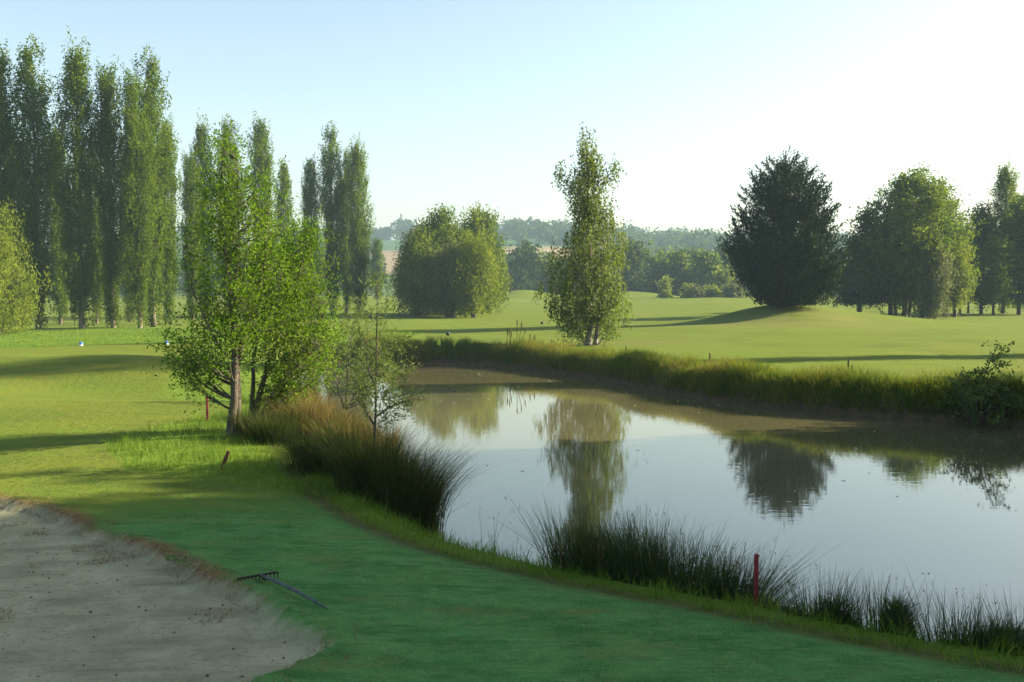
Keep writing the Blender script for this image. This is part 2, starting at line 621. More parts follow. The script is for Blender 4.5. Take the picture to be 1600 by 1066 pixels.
X, Y, GF = sheet(ys)
sdP = sd_poly(X, Y, POND)
Z = height(X, Y, sdP)
sdB = sd_poly(X, Y, BUNKER)
jag = 0.10 * vnoise(X * 2.2, Y * 2.2, 8) + 0.06 * vnoise(X * 6, Y * 6, 9)
sdBj = sdB + jag
Z = Z - 0.10 * sstep(0.03, -0.06, sdBj) - 0.12 * sstep(0, -4, sdB) + 0.03 * np.exp(-((sdBj - .12) / .15) ** 2)
sdR = sd_poly(X, Y, ROUGH)
farY = sstep(20, 30, Y)
strip = sstep(1.75, 1.5, (sdP + (.18 + .5 * farY) * vnoise(X * 1.1, Y * 1.1, 4)) / (1 + 1.3 * farY))
strip = np.maximum(strip, sstep(47.2, 48, Y + .02 * X) * sstep(76, 70, Y) * sstep(-11, -12.5, X))
far = sstep(18, 26, Y)
roughm = np.maximum(sstep(.05, -.08, sdR + .10 * vnoise(X * 2, Y * 2, 2)), strip)


def gmat(name, hill=False):
    m, nt, out = new_mat(name)
    L = nt.links.new
    geo = N(nt, 'ShaderNodeNewGeometry')

    def noise(scale, det=5, rough=.6, sx=1, sy=1):
        mp = N(nt, 'ShaderNodeMapping')
        mp.inputs['Scale'].default_value = (sx, sy, 1)
        L(geo.outputs['Position'], mp.inputs[0])
        n_ = N(nt, 'ShaderNodeTexNoise', i_Scale=scale, i_Detail=float(det), i_Roughness=rough)
        L(mp.outputs[0], n_.inputs['Vector'])
        return n_.outputs['Fac']

    def mix(f, a, b):
        x_ = N(nt, 'ShaderNodeMix', data_type='RGBA')
        if isinstance(f, float):
            x_.inputs[0].default_value = f
        else:
            L(f, x_.inputs[0])
        for k_, v_ in ((6, a), (7, b)):
            if isinstance(v_, tuple):
                x_.inputs[k_].default_value = c4(v_)
            else:
                L(v_, x_.inputs[k_])
        return x_.outputs[2]

    def attr(nm):
        return N(nt, 'ShaderNodeAttribute', attribute_name=nm).outputs['Fac']

    def thr(v, lo, hi):
        r_ = N(nt, 'ShaderNodeMapRange', i_1=lo, i_2=hi)
        L(v, r_.inputs[0])
        return r_.outputs[0]

    if not hill:
        n1 = noise(.35, 5)
        n2 = noise(5.0, 6, .7)
        n3 = noise(45, 4, .7)
        n4 = noise(.12, 4, .6, .5, 3.0)
        mown = mix(thr(n1, .38, .62), (.105, .150, .020), (.145, .170, .024))
        mown = mix(thr(n4, .42, .6), mown, (.130, .185, .022))
        mown = mix(thr(n2, .50, .78), mown, (.165, .155, .05))
        mown = mix(attr('wild'), mown, mix(thr(n2, .38, .62), (.19, .165, .070), (.13, .155, .035)))
        sw = noise(.8, 3, .5, .35, 1.6)
        mown = mix(thr(sw, .55, .72), mown, (.105, .140, .022))
        near = mix(thr(n1, .35, .65), (.085, .260, .070), (.120, .265, .070))  # dewy foreground green, brightened to stand in for skylight in the shade
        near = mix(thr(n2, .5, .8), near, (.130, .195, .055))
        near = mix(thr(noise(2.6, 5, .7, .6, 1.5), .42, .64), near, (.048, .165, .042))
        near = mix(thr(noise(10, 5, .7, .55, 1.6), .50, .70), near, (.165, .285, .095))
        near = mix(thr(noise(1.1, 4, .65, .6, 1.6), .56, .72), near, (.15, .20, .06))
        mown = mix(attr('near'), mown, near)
        mown = mix(thr(n3, .35, .75), mown, mix(.55, mown, (.045, .075, .018)))
        rg = mix(thr(n2, .35, .65), (.085, .155, .018), (.14, .20, .03))
        col = mix(attr('rough'), mown, rg)
        col = mix(attr('bare'), col, mix(thr(n2, .35, .65), (.05, .036, .022), (.11, .08, .045)))  # bare soil, and the painted shadow line along the mown edge
        sn = noise(16, 6, .75)
        sn2 = noise(2.2, 5, .6)
        sand = mix(thr(sn2, .35, .7), (.34, .335, .205), (.49, .475, .30))
        sand = mix(thr(noise(1.6, 6, .7, .45, 1.8), .50, .70), sand, (.26, .24, .15))
        sand = mix(thr(sn, .57, .70), sand, (.15, .125, .075))
        sand = mix(thr(noise(7, 6, .75, .6, 1.6), .56, .70), sand, mix(.5, sand, (.15, .12, .075)))
        dry = mix(thr(noise(22, 4, .7), .35, .65), (.10, .06, .028), (.24, .165, .075))
        col = mix(attr('dry'), col, dry)
        col = mix(attr('sand'), col, sand)
    else:
        n1 = noise(.01, 5)
        n2 = noise(.12, 5)
        col = mix(thr(n1, .4, .6), (.06, .10, .03), (.10, .13, .035))
        col = mix(attr('stubble'), col, mix(thr(n2, .4, .6), (.22, .16, .10), (.28, .21, .13)))
        col = mix(attr('green'), col, (.055, .11, .045))
        n3 = n2
    p = N(nt, 'ShaderNodeBsdfPrincipled', i_Roughness=.85)
    p.inputs['Specular IOR Level'].default_value = .03
    L(col, p.inputs['Base Color'])
    if not hill:
        b1 = N(nt, 'ShaderNodeBump', i_Strength=.55, i_Distance=.03)
        L(n3, b1.inputs['Height'])
        b2 = N(nt, 'ShaderNodeBump', i_Strength=.5, i_Distance=.12)
        L(n2, b2.inputs['Height'])
        L(b1.outputs[0], b2.inputs['Normal'])
        b3 = N(nt, 'ShaderNodeBump', i_Distance=.05)
        L(attr('sand'), b3.inputs['Strength'])
        L(noise(14, 6, .75), b3.inputs['Height'])
        L(b2.outputs[0], b3.inputs['Normal'])
        L(b3.outputs[0], p.inputs['Normal'])
    L(p.outputs[0], out.inputs[0])
    return m


def ground_obj(name, X, Y, Z, Fc, mat, attrs, label):
    me = mesh_np(name, np.stack([X.ravel(), Y.ravel(), Z.ravel()], 1), Fc, mat, smooth=True)
    for k_, v_ in attrs.items():
        a = me.attributes.new(k_, 'FLOAT', 'POINT')
        a.data.foreach_set('value', np.ascontiguousarray(v_.ravel(), np.float32))
    return tag(link(name, me), label, kind='structure')


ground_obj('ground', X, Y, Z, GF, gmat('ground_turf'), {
    'rough': roughm, 'near': sstep(14.6, 11.5, Y - .12 * X + .6 * vnoise(X * .7, Y * .7, 33)),  # near: covers the shaded foreground, where the lawn colour is lightened
    'bare': np.maximum(sstep(.5, .15, sdP), sstep(1.85, 1.65, sdP) * sstep(1.3, 1.5, sdP) * .7 * (1 - far)),  # waterline soil, plus a painted shadow line with clippings at the mown edge
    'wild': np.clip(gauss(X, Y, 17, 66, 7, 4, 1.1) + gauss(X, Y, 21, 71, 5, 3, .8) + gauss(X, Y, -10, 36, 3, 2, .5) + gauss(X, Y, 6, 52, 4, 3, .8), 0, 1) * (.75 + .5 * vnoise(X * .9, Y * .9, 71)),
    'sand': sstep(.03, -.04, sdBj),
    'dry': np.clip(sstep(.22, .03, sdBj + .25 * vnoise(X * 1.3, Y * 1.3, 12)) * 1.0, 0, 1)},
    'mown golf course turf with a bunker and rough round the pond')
X, Y, HF = sheet(ys_h)
Z = height(X, Y, np.full(X.shape, 100.))
stub = sstep(365, 385, Y) * sstep(520, 500, Y) * sstep(-95, -80, X) * sstep(75, 60, X)
ground_obj('hill', X, Y, Z, HF, gmat('hill_fields', True), {'stubble': stub, 'green': sstep(500, 520, Y)},
           'hazy hill with a stubble field under a green field')

# water
def offset_poly(p, d):
    c = []
    n = len(p)
    area = sum(p[i][0] * p[(i + 1) % n][1] - p[(i + 1) % n][0] * p[i][1] for i in range(n))
    sg = 1 if area > 0 else -1
    for i in range(n):
        t = p[(i + 1) % n] - p[i - 1]
        t = t / (np.linalg.norm(t) + 1e-9)
        c.append((p[i][0] + sg * d * t[1], p[i][1] - sg * d * t[0]))
    return c


m, nt, out = new_mat('pond_water')
L = nt.links.new
geo = N(nt, 'ShaderNodeNewGeometry')
nz = N(nt, 'ShaderNodeTexNoise', i_Scale=.25, i_Detail=4.0)
L(geo.outputs['Position'], nz.inputs['Vector'])
cr = ramp_node(nt, [(.35, (.088, .084, .042)), (.65, (.110, .103, .054))])
L(nz.outputs['Fac'], cr.inputs[0])
df = N(nt, 'ShaderNodeBsdfDiffuse')
L(cr.outputs[0], df.inputs[0])
gl = N(nt, 'ShaderNodeBsdfGlossy', i_Roughness=.018)
gl.inputs[0].default_value = (1, .99, .93, 1)
mp = N(nt, 'ShaderNodeMapping')
mp.inputs['Scale'].default_value = (1.0, 2.2, 1)
L(geo.outputs['Position'], mp.inputs[0])
n2 = N(nt, 'ShaderNodeTexNoise', i_Scale=2.6, i_Detail=3.0)
L(mp.outputs[0], n2.inputs['Vector'])
bp = N(nt, 'ShaderNodeBump', i_Strength=.03, i_Distance=.03)
L(n2.outputs['Fac'], bp.inputs['Height'])
L(bp.outputs[0], gl.inputs['Normal'])
fr = N(nt, 'ShaderNodeFresnel', i_IOR=2.5)
mx = N(nt, 'ShaderNodeMixShader')
L(fr.outputs[0], mx.inputs[0])
L(df.outputs[0], mx.inputs[1])
L(gl.outputs[0], mx.inputs[2])
L(mx.outputs[0], out.inputs[0])
wp = offset_poly(POND, .25)
me = bpy.data.meshes.new('pond_water')
me.from_pydata([(a, b, WATER_Z) for a, b in wp], [], [list(range(len(wp)))])
me.materials.append(m)
me.update()
tag(link('water', me), 'still brownish pond mirroring the sky and trees', kind='structure')

# ------------------------------------------------------------------ the air
mh = bpy.data.materials.new('haze_air')
mh.use_nodes = True
nt = mh.node_tree
for n in list(nt.nodes):
    nt.nodes.remove(n)
o_ = nt.nodes.new('ShaderNodeOutputMaterial')
pv = nt.nodes.new('ShaderNodeVolumePrincipled')
pv.inputs['Color'].default_value = (.34, .50, .60, 1)
pv.inputs['Density'].default_value = HAZE
pv.inputs['Anisotropy'].default_value = 0.0
nt.links.new(pv.outputs[0], o_.inputs['Volume'])
x0, x1, y0, y1, zb, zt = -720, 720, -80, 1120, -3.2, 66
me = bpy.data.meshes.new('haze')
me.from_pydata([(x0, y0, zb), (x1, y0, zb), (x1, y1, zb), (x0, y1, zb), (x0, y0, zt), (x1, y0, zt), (x1, y1, zt), (x0, y1, zt)], [],
               [(0, 3, 2, 1), (4, 5, 6, 7), (0, 1, 5, 4), (1, 2, 6, 5), (2, 3, 7, 6), (3, 0, 4, 7)])
me.materials.append(mh)
me.update()
if HAZE > 0:
    tag(link('haze', me), 'pale morning haze over the course', kind='stuff')

# ------------------------------------------------------------------ poplars
POP = dict(clusters=225, csize=.22, strands=8, per=19, mode='up', slen=1.15, jit=.06, leaf=(.14, .105), aniso=(1, 1, 2.6), shell=.55,
           ctint=.20, branches=110, rise=1.9, brad=.16, lump=.28, lumpf=1.1, inset=.9, wpow=1.0, bmin=.03, bow=-.14, align=.4, tsides=7)
pop_prof = [
    [(.4, .0, .45), (2, 0, .75), (5, 0, 1.0), (9, .05, 1.25), (12.5, 0, 1.45), (15, -.05, 1.4), (17, 0, 1.25), (18.4, .1, 1.0), (19.4, .05, .7), (20, 0, .25)],
    [(.4, .1, .5), (3, .1, .85), (6, .0, 1.05), (10, -.1, 1.3), (13, 0, 1.6), (14.6, .1, 1.4), (16.3, .2, 1.2), (18, .25, 1.1), (19.3, .2, .8), (20, .15, .25)],
    [(.4, 0, .45), (4, 0, .9), (8, .1, 1.1), (11, .05, 1.15), (14, 0, 1.2), (17, .0, 1.25), (18.8, -.05, 1.0), (19.6, 0, .7), (20, 0, .3)],
    [(.5, 0, .5), (3, -.1, .9), (7, -.1, 1.25), (11, .1, 1.5), (14, .2, 1.35), (16, 0, 1.35), (18, -.25, .95), (19.3, -.3, .65), (20, -.3, .2)]]
protos = []
for i, pr in enumerate(pop_prof):
    SEED[0] += 1
    rng = np.random.default_rng(SEED[0])
    tx = pr[-1][1]
    data = grow(rng, pr, [[(0, 0, 0), (tx * .2, .05, 6), (tx * .6, 0, 13), (tx, 0, 19.5)], [(.05, .05, 3), (.5, .2, 8), (.6, .2, 13)], [(-.05, 0, 2.5), (-.45, -.2, 7), (-.5, -.1, 12.5)]], .17, dict(POP, stem2=.5))
    ms = (mesh_np('poplar_trunk', data[0][0], data[0][1], M['palebark'], smooth=True),
          mesh_np('poplar_branches', data[1][0], data[1][1], M['palebark'], smooth=True),
          mesh_np('poplar_crown', data[2][0], data[2][1], M['poplar'], data[2][2]))
    protos.append(ms)

# px, base depth, top py, variant, width factor, label
POPLARS = [
    (3, 69, 47, 2, 1.05, 'tall poplar cut by the left edge of the picture'),
    (60, 69.5, 51, 1, 1.12, 'tall narrow poplar, second of the front row from the left edge'),
    (128, 69, 56, 0, 1.10, 'tall poplar with a pointed top, third of the front row from the left edge'),
    (177, 70, 81, 2, .95, 'slim straight poplar, fourth of the front row from the left edge'),
    (219, 69.5, 97, 3, .95, 'poplar standing just in front and left of the twin-topped tall one'),
    (240, 72, 68, 1, 1.05, 'tall twin-topped poplar at the right end of the tall front row'),
    (266, 78, 172, 2, .85, 'shorter dark poplar just right of the tall front row'),
    (28, 80, 190, 3, .95, 'dark poplar in the gap between the first and second front poplars'),
    (95, 79, 185, 0, .95, 'dark poplar showing in the gap between the second and third front poplars'),
    (152, 81, 200, 1, .85, 'dark poplar showing in the gap between the third and fourth front poplars'),
    (203, 83, 215, 2, .85, 'dark poplar in the gap right of the slim straight poplar'),
    (302, 92, 226, 2, 1.05, 'dark round-topped poplar seen left of the young leaning tree'),
    (320, 95, 180, 0, .95, 'poplar whose slim tip stands just left of the young tree top'),
    (360, 96, 175, 1, 1.0, 'poplar directly behind the top of the young waterside tree'),
    (410, 97, 171, 2, 1.05, 'round-topped poplar standing clear right of the young tree top'),
    (446, 99, 244, 0, .9, 'low pale poplar tip peeping out right of the young waterside tree'),
    (488, 104, 236, 2, 1.0, 'left poplar of the middle clump, dark and round-topped'),
    (521, 105, 185, 1, 1.0, 'tallest poplar of the middle clump with a forked tip'),
    (542, 107, 222, 3, .8, 'slender poplar between the tallest and the right one of the middle clump'),
    (561, 105, 211, 0, 1.05, 'right poplar of the middle clump, leaning branches at its right side'),
    (590, 165, 368, 2, 1.2, 'small hazy poplar alone between the middle clump and the round willows'),
]
rng = np.random.default_rng(5)
for px, d, top, v, wf, lab in POPLARS:
    p = at_d(px, 510, d)
    zt_ = at_d(px, top, d)[2]
    zb_ = gh(p[0], d) - .05
    s = (zt_ - zb_) / 21.3
    o = empty('poplar_tree', (p[0], d, zb_), lab, 'tree', 'poplars in a row on the left')
    o.scale = (1.02 * wf * max(s, .75), 1.02 * wf * max(s, .75), s)
    o.rotation_euler = (0, 0, rng.random() * 6.28)
    for nm, me in zip(('trunk', 'branches', 'crown'), protos[v]):
        pc = link(nm, me, o)
        if nm == 'branches':
            pc['kind'] = 'stuff'

# ------------------------------------------------------------------ trees by the water
YOUNG = dict(clusters=330, csize=.17, strands=7, per=10, mode='out', slen=.52, jit=.04, leaf=(.062, .028), aniso=(1, 1, .8), shell=.6, ctint=.14,
             branches=210, rise=.75, brad=.22, lump=.2, lumpf=2.2, inset=.5, sag=.25, twigs=900, twigr=.45, bmin=.34, bow=-.08, depth=.85, stem2=.75, stem3=.30)
tree_px('young_waterside_tree', 'slim young tree with two pale trunks on the bright grass knoll left of the pond', 18.8, 362,
        [(196, 346, 354), (215, 336, 366), (245, 318, 392), (275, 305, 440), (310, 300, 452), (350, 286, 455), (400, 277, 462), (450, 282, 470), (490, 286, 475), (525, 262, 470), (555, 256, 450), (580, 262, 352), (605, 300, 340)],
        dict(YOUNG, extra=[(-1.1, -.1, 1.75), (-.95, 0, 1.6), (-.8, .1, 1.5), (-.7, -.1, 1.8), (-1.0, .1, 1.95), (-.6, 0, 1.45), (-1.15, 0, 1.55), (-.9, -.2, 1.85), (-1.2, .1, 1.9)]), 'willow', 'bark', .080,
        [[(360, 690), (364, 620), (367, 560), (363, 480), (350, 380), (345, 300), (350, 215)],
         [(368, 690, .15), (369, 600, .15), (369, 560, .1), (382, 510, .2), (400, 455, .3), (410, 380, .2), (420, 290, .2)],
         [(367, 565), (345, 540, -.2), (325, 490, -.3), (300, 430, -.3), (290, 370, -.2)],
         [(364, 500), (372, 420, -.1), (378, 330, -.2), (372, 250, -.1)]], cat='tree', by=690)
BUSHY = dict(YOUNG, clusters=290, slen=.52, leaf=(.060, .027), twigs=700, branches=200, bmin=.1, rise=.9)
tree_px('many_stemmed_willow', 'many-stemmed bright green willow right of the slim young tree', 20.0, 395,
        [(345, 470, 480), (375, 430, 505), (410, 405, 500), (450, 395, 522), (490, 392, 530), (530, 395, 530), (570, 402, 520), (600, 410, 500), (630, 412, 470), (655, 415, 440)],
        BUSHY, 'willow', 'bark', .07,
        [[(393, 675), (400, 640), (412, 590), (440, 510), (470, 420), (478, 360)],
         [(390, 675), (395, 620), (396, 560), (410, 480), (425, 400)],
         [(396, 675, .2), (430, 620, .3), (450, 585, .3), (490, 520, .3), (515, 460, .2)],
         [(392, 675, -.2), (415, 640, -.3), (440, 600, -.4), (480, 560, -.4), (505, 540, -.4)]], cat='tree', by=672, sink=.1)
tree_px('willow_sapling', 'thin willow sapling with sparse narrow leaves standing among the sedges', 16.6, 587,
        [(432, 580, 596), (460, 562, 608), (490, 556, 622), (520, 552, 625), (560, 555, 645), (600, 548, 650), (640, 560, 640), (665, 570, 625)],
        dict(clusters=75, csize=.09, strands=3, per=9, mode='out', slen=.40, jit=.02, leaf=(.105, .020), shell=.6, ctint=.1, branches=60, rise=.9, brad=.20,
             sag=.45, twigs=230, twigr=.4, bmin=.2, inset=.3, aniso=(1, 1, .8)), 'shoot', 'bark', .026,
        [[(587, 740), (585, 690), (587, 640), (588, 560), (589, 500), (590, 435)], [(585, 665), (570, 640), (550, 612), (545, 600)],
         [(586, 652), (610, 636, .1), (645, 625, .2), (665, 628, .2)], [(588, 610), (575, 575), (570, 540)]], cat='sapling', by=735)
tree_px('willow_shrub', 'pale loose willow shrub at the left shore behind the sapling', 26, 540,
        [(478, 545, 570), (505, 520, 600), (535, 508, 625), (565, 500, 640), (595, 505, 625), (615, 520, 590)],
        dict(clusters=95, csize=.16, strands=4, per=10, mode='arch', slen=.55, jit=.03, leaf=(.10, .026), shell=.6, branches=90, rise=1.1, brad=.3, sag=.4, twigs=200, twigr=.5, bmin=0, inset=.3),
        'shoot', 'bark', .03, [[(540, 640), (545, 560), (555, 490)], [(538, 640), (520, 580), (512, 545)], [(542, 640), (580, 570), (605, 540)]], cat='shrub', by=625)
# birch
tree_px('birch_tree', 'tall loose birch with drooping twigs and two white trunks on the far bank', 50, 922,
        [(212, 914, 918), (226, 904, 928), (245, 896, 942), (262, 888, 956), (285, 880, 960), (312, 884, 956), (335, 886, 956), (352, 880, 968), (375, 868, 974), (400, 860, 976), (430, 854, 986), (455, 858, 992), (480, 859, 988), (504, 862, 976), (520, 880, 960)],
        dict(clusters=260, csize=.20, strands=8, per=15, mode='hang', slen=1.0, jit=.05, leaf=(.11, .075), aniso=(1, 1, .8), shell=.55, ctint=.13, branches=190,
             rise=1.2, brad=.2, lump=.34, lumpf=1.5, inset=.6, twigs=500, twigr=.35, bmin=.10, bow=.06, wpow=1.15,
             extra=[(-1.45, .2, 8.7), (-1.35, -.2, 8.3), (-1.5, .1, 8.5), (1.15, .1, 9.0), (1.2, -.1, 8.7)]),
        'birch', 'birchbark', .17,
        [[(918, 541), (924, 500), (923, 440), (920, 360), (918, 280), (916, 212)], [(931, 538, .3), (936, 500, .4), (942, 440, .4), (946, 380, .3)]], by=540)
# conifer on its mound
tree_px('conifer_tree', 'big dark egg-shaped conifer on the grassy mound', 74, 1226,
        [(252, 1221, 1228), (264, 1205, 1246), (278, 1185, 1268), (296, 1168, 1282), (320, 1160, 1292), (350, 1150, 1302), (380, 1138, 1308), (405, 1136, 1312), (430, 1146, 1310), (450, 1162, 1302), (466, 1180, 1286), (478, 1200, 1262)],
        dict(clusters=800, csize=.15, strands=2, per=46, mode='spray', slen=2.5, jit=.17, leaf=(.26, .08), aniso=(1, 1, 1), shell=.33, ctint=.17, branches=120, rise=.9,
             brad=.25, lump=.12, lumpf=1.3, inset=1.2, align=1.2, back=.65, extra=[(-.1, 0, 10.7), (.15, .1, 10.5), (-.8, 0, 10.3), (.85, .1, 10.3), (1.7, 0, 9.8), (-1.7, .2, 9.6), (-2.4, 0, 9.2), (2.4, -.1, 9.3), (.4, 0, 10.4), (-2.9, 0, 8.5), (2.9, .1, 8.7), (3.4, 0, 7.2), (-3.5, 0, 7.0)], wpow=1.0, bmin=.0, sag=.02), 'conifer', 'darkbark', .42, by=482)

# left edge weeping willow
tree_px('weeping_willow', 'yellow-green weeping willow cut by the left edge in front of the poplars', 62, -8,
        [(322, -25, 5), (345, -50, 25), (385, -70, 40), (420, -75, 55), (450, -80, 62), (480, -75, 58), (508, -70, 50)],
        dict(clusters=170, csize=.35, strands=9, per=13, mode='hang', slen=1.5, jit=.10, leaf=(.20, .07), shell=.5, ctint=.15, branches=60, rise=.8, brad=.3, lump=.2, inset=.8, bow=.15), 'yellow', 'bark', .25, by=515)

# willows in the middle distance
BIG = dict(clusters=125, csize=.5, strands=9, per=22, mode='out', slen=1.8, jit=.14, leaf=(.24, .14), shell=.42, ctint=.22, branches=60, rise=.8, brad=.25, lump=.27, lumpf=.8, inset=.9)
WIL = dict(BIG, mode='hang', clusters=105, slen=1.9, leaf=(.24, .095), bow=.12, lump=.36)
G = 'trees of the round grove in the middle distance'
tree_px('broad_tree', 'dark spire-topped tree in the middle of the round grove', 104, 692, [(337, 684, 702), (350, 664, 724), (364, 654, 730), (382, 650, 730), (410, 645, 738), (450, 648, 736), (478, 662, 725)], dict(BIG, mode='up', lump=.12, clusters=160), 'broad', 'darkbark', .3, group=G, by=495)
tree_px('broad_tree', 'dark tall tree at the back right of the round grove', 108, 745, [(340, 728, 764), (350, 704, 782), (375, 700, 785), (410, 698, 790), (450, 700, 792), (484, 712, 785)], dict(BIG, mode='up', lump=.12, clusters=160), 'broad', 'darkbark', .3, group=G, by=490)
tree_px('willow_tree', 'dull green willow at the left of the round grove, nearly down to the grass', 100, 652, [(372, 655, 672), (395, 630, 690), (425, 615, 700), (455, 610, 705), (480, 622, 695)], WIL, 'broad', 'darkbark', .25, group=G, by=497)
tree_px('willow_tree', 'yellow-green sunlit willow at the front right of the round grove', 97, 740, [(378, 725, 760), (400, 705, 775), (430, 695, 780), (458, 702, 774), (480, 718, 762)], WIL, 'yellow', 'darkbark', .22, group=G, by=495)
tree_px('willow_tree', 'small yellowish willow top at the upper left of the round grove', 106, 645, [(370, 640, 665), (390, 625, 680), (415, 620, 680), (450, 622, 680)], WIL, 'yellow', 'darkbark', .2, group=G, by=492)
tree_px('willow_tree', 'grey-green leaning willow in the front centre of the round grove, over its dark trunks', 98, 706, [(395, 690, 720), (420, 672, 735), (450, 668, 735), (478, 680, 728)], WIL, 'grey', 'darkbark', .3,
        [[(704, 496), (708, 470), (712, 430), (710, 400)], [(708, 496, .3), (700, 470, .4), (690, 430, .4)], [(700, 496, -.3), (694, 470, -.4), (680, 440, -.3)]], group=G, by=496)

# right hand group
G2 = 'trees of the right-hand clump beyond the fairway'
tree_px('broad_tree', 'dark broad tree at the left end of the right-hand clump', 97, 1392, [(318, 1375, 1388), (335, 1345, 1410), (365, 1332, 1420), (400, 1325, 1425), (440, 1328, 1425), (470, 1345, 1415)], BIG, 'dark', 'darkbark', .22, group=G2, by=497)
tree_px('broad_tree', 'tall round-topped tree in the middle of the right-hand clump', 95, 1414, [(277, 1405, 1440), (292, 1385, 1468), (320, 1368, 1480), (360, 1360, 1482), (400, 1362, 1480), (440, 1372, 1470), (472, 1385, 1455)], dict(BIG, clusters=230), 'broad', 'darkbark', .25,
        [[(1413, 496), (1414, 460), (1418, 400), (1420, 300)], [(1403, 494, .5), (1400, 460, .6), (1390, 400, .5)], [(1424, 494, .8), (1430, 450, .6), (1440, 380, .5)]], group=G2, by=496)
tree_px('broad_tree', 'mid green tree right behind the tall round-topped one', 101, 1478, [(288, 1455, 1478), (305, 1442, 1492), (335, 1438, 1512), (375, 1440, 1516), (420, 1445, 1515), (465, 1455, 1505)], BIG, 'broad', 'darkbark', .22, group=G2, by=491)
tree_px('willow_tree', 'pale grey-green low willow catching sun in front of the right-hand clump', 93, 1440, [(375, 1440, 1462), (395, 1425, 1478), (430, 1420, 1485), (465, 1428, 1480), (482, 1435, 1470)], dict(WIL, clusters=110), 'grey', 'darkbark', .18, group=G2, by=494)
tree_px('willow_tree', 'yellowish small tree low on the right side of the clump', 99, 1492, [(380, 1480, 1500), (410, 1470, 1515), (445, 1472, 1515), (468, 1480, 1508)], dict(WIL, clusters=80), 'yellow', 'darkbark', .16, group=G2, by=491)
tree_px('cedar_tree', 'low dark cedar with flat branches beside the conifer mound', 112, 1343, [(372, 1335, 1350), (400, 1322, 1368), (430, 1315, 1378), (455, 1312, 1385), (470, 1316, 1380)], dict(BIG, clusters=110, aniso=(1.6, 1.6, .25), mode='arch', leaf=(.34, .14), slen=.9), 'conifer', 'darkbark', .25, group=G2, by=484)
tree_px('broad_tree', 'hazy bushy tree left of the slim poplar at the right edge', 108, 1533, [(328, 1528, 1540), (350, 1520, 1552), (390, 1515, 1558), (430, 1516, 1560), (470, 1522, 1555)], dict(BIG, clusters=120), 'dark', 'darkbark', .16, group=G2, by=489)
tree_px('broad_tree', 'hazy tree cut by the right edge of the picture', 106, 1592, [(300, 1590, 1602), (325, 1582, 1625), (360, 1578, 1640), (420, 1575, 1645), (470, 1582, 1635)], dict(BIG, clusters=150), 'broad', 'darkbark', .18, group=G2, by=489)
p = at_d(1567, 500, 109)
o = empty('poplar_tree', (p[0], 109, gh(p[0], 109) - .05), 'slim pale poplar rising above the clump near the right edge', 'tree', G2)
s = (at_d(1567, 262, 109)[2] - gh(p[0], 109)) / 20
o.scale = (1.15, 1.15, s)
for nm, me in zip(('trunk', 'branches', 'crown'), protos[0]):
    pc = link(nm, me, o)
    if nm == 'branches':
        pc['kind'] = 'stuff'
for i, (px, d, lab) in enumerate([(1500, 104, 'thin-trunked young tree between the clump and the right edge trees, left of a similar one'), (1513, 110, 'thin-trunked young tree between the clump and the right edge trees, right of a similar one'), (1552, 104, 'slight young tree under the slim pale poplar')]):
    tree_px('young_tree', lab, d, px, [(380, px - 4, px + 4), (405, px - 16, px + 14), (435, px - 18, px + 16), (462, px - 10, px + 10)], dict(BIG, clusters=45, csize=.45), 'broad', 'darkbark', .13, group=G2, by=490)

# ------------------------------------------------------------------ far belt of trees under the hill
FAR = dict(clusters=70, csize=1.1, strands=6, per=12, mode='out', slen=1.9, jit=.3, leaf=(.70, .45), shell=.5, ctint=.2, branches=12, rise=.8, brad=.3, lump=.25, lumpf=.5, inset=.9)
G3 = 'hazy trees of the far belt below the hill'
belt = [
    (820, 215, 386, 24, 'dark', 'hazy dark dome-shaped tree behind the far green mound'), (793, 225, 408, 20, 'dark', 'low hazy tree left of the dome-shaped one behind the mound'), (858, 220, 402, 22, 'broad', 'hazy tree just left of the birch, beyond the mound'), (845, 240, 412, 20, 'broad', 'low hazy tree between the dome-shaped tree and the birch'),
    (900, 225, 405, 26, 'dark', 'hazy far tree hidden behind the birch'), (945, 220, 398, 26, 'dark', 'hazy far tree right behind the birch'),
    (985, 200, 384, 26, 'dark', 'dark hazy tree emerging at the right of the birch'), (1010, 206, 398, 20, 'broad', 'hazy tree second right of the birch in the far belt'), (1035, 212, 402, 20, 'broad', 'hazy tree third right of the birch in the far belt'),
    (1060, 205, 396, 22, 'broad', 'rounded hazy tree halfway between birch and conifer'), (1085, 210, 398, 20, 'dark', 'hazy tree just right of the middle of the far belt'), (1105, 200, 402, 20, 'broad', 'hazy tree left of the yellowish far willow'), (1135, 212, 388, 22, 'dark', 'hazy tall tree close to the left side of the conifer'), (1160, 205, 396, 24, 'broad', 'hazy tree mostly hidden behind the conifer'),
    (1318, 215, 402, 22, 'dark', 'hazy far tree in the gap right of the conifer'), (1350, 230, 410, 24, 'broad', 'hazy far tree behind the low cedar')]
for px, d, top, w, mt, lab in belt:
    k_ = 1 + (px * 7 % 5 - 2) * .05
    tree_px('belt_tree', lab, d, px, [(top, px - w * .2, px + w * .2), (top + 8, px - w * .7 * k_, px + w * .65), (top + 26, px - w * k_, px + w), (top + 50, px - w, px + w * k_), (468, px - w * .8, px + w * .8)], FAR, mt, 'darkbark', .35, group=G3, by=470)
LOW = dict(FAR, clusters=30, csize=.7, leaf=(.5, .3), slen=1.2)
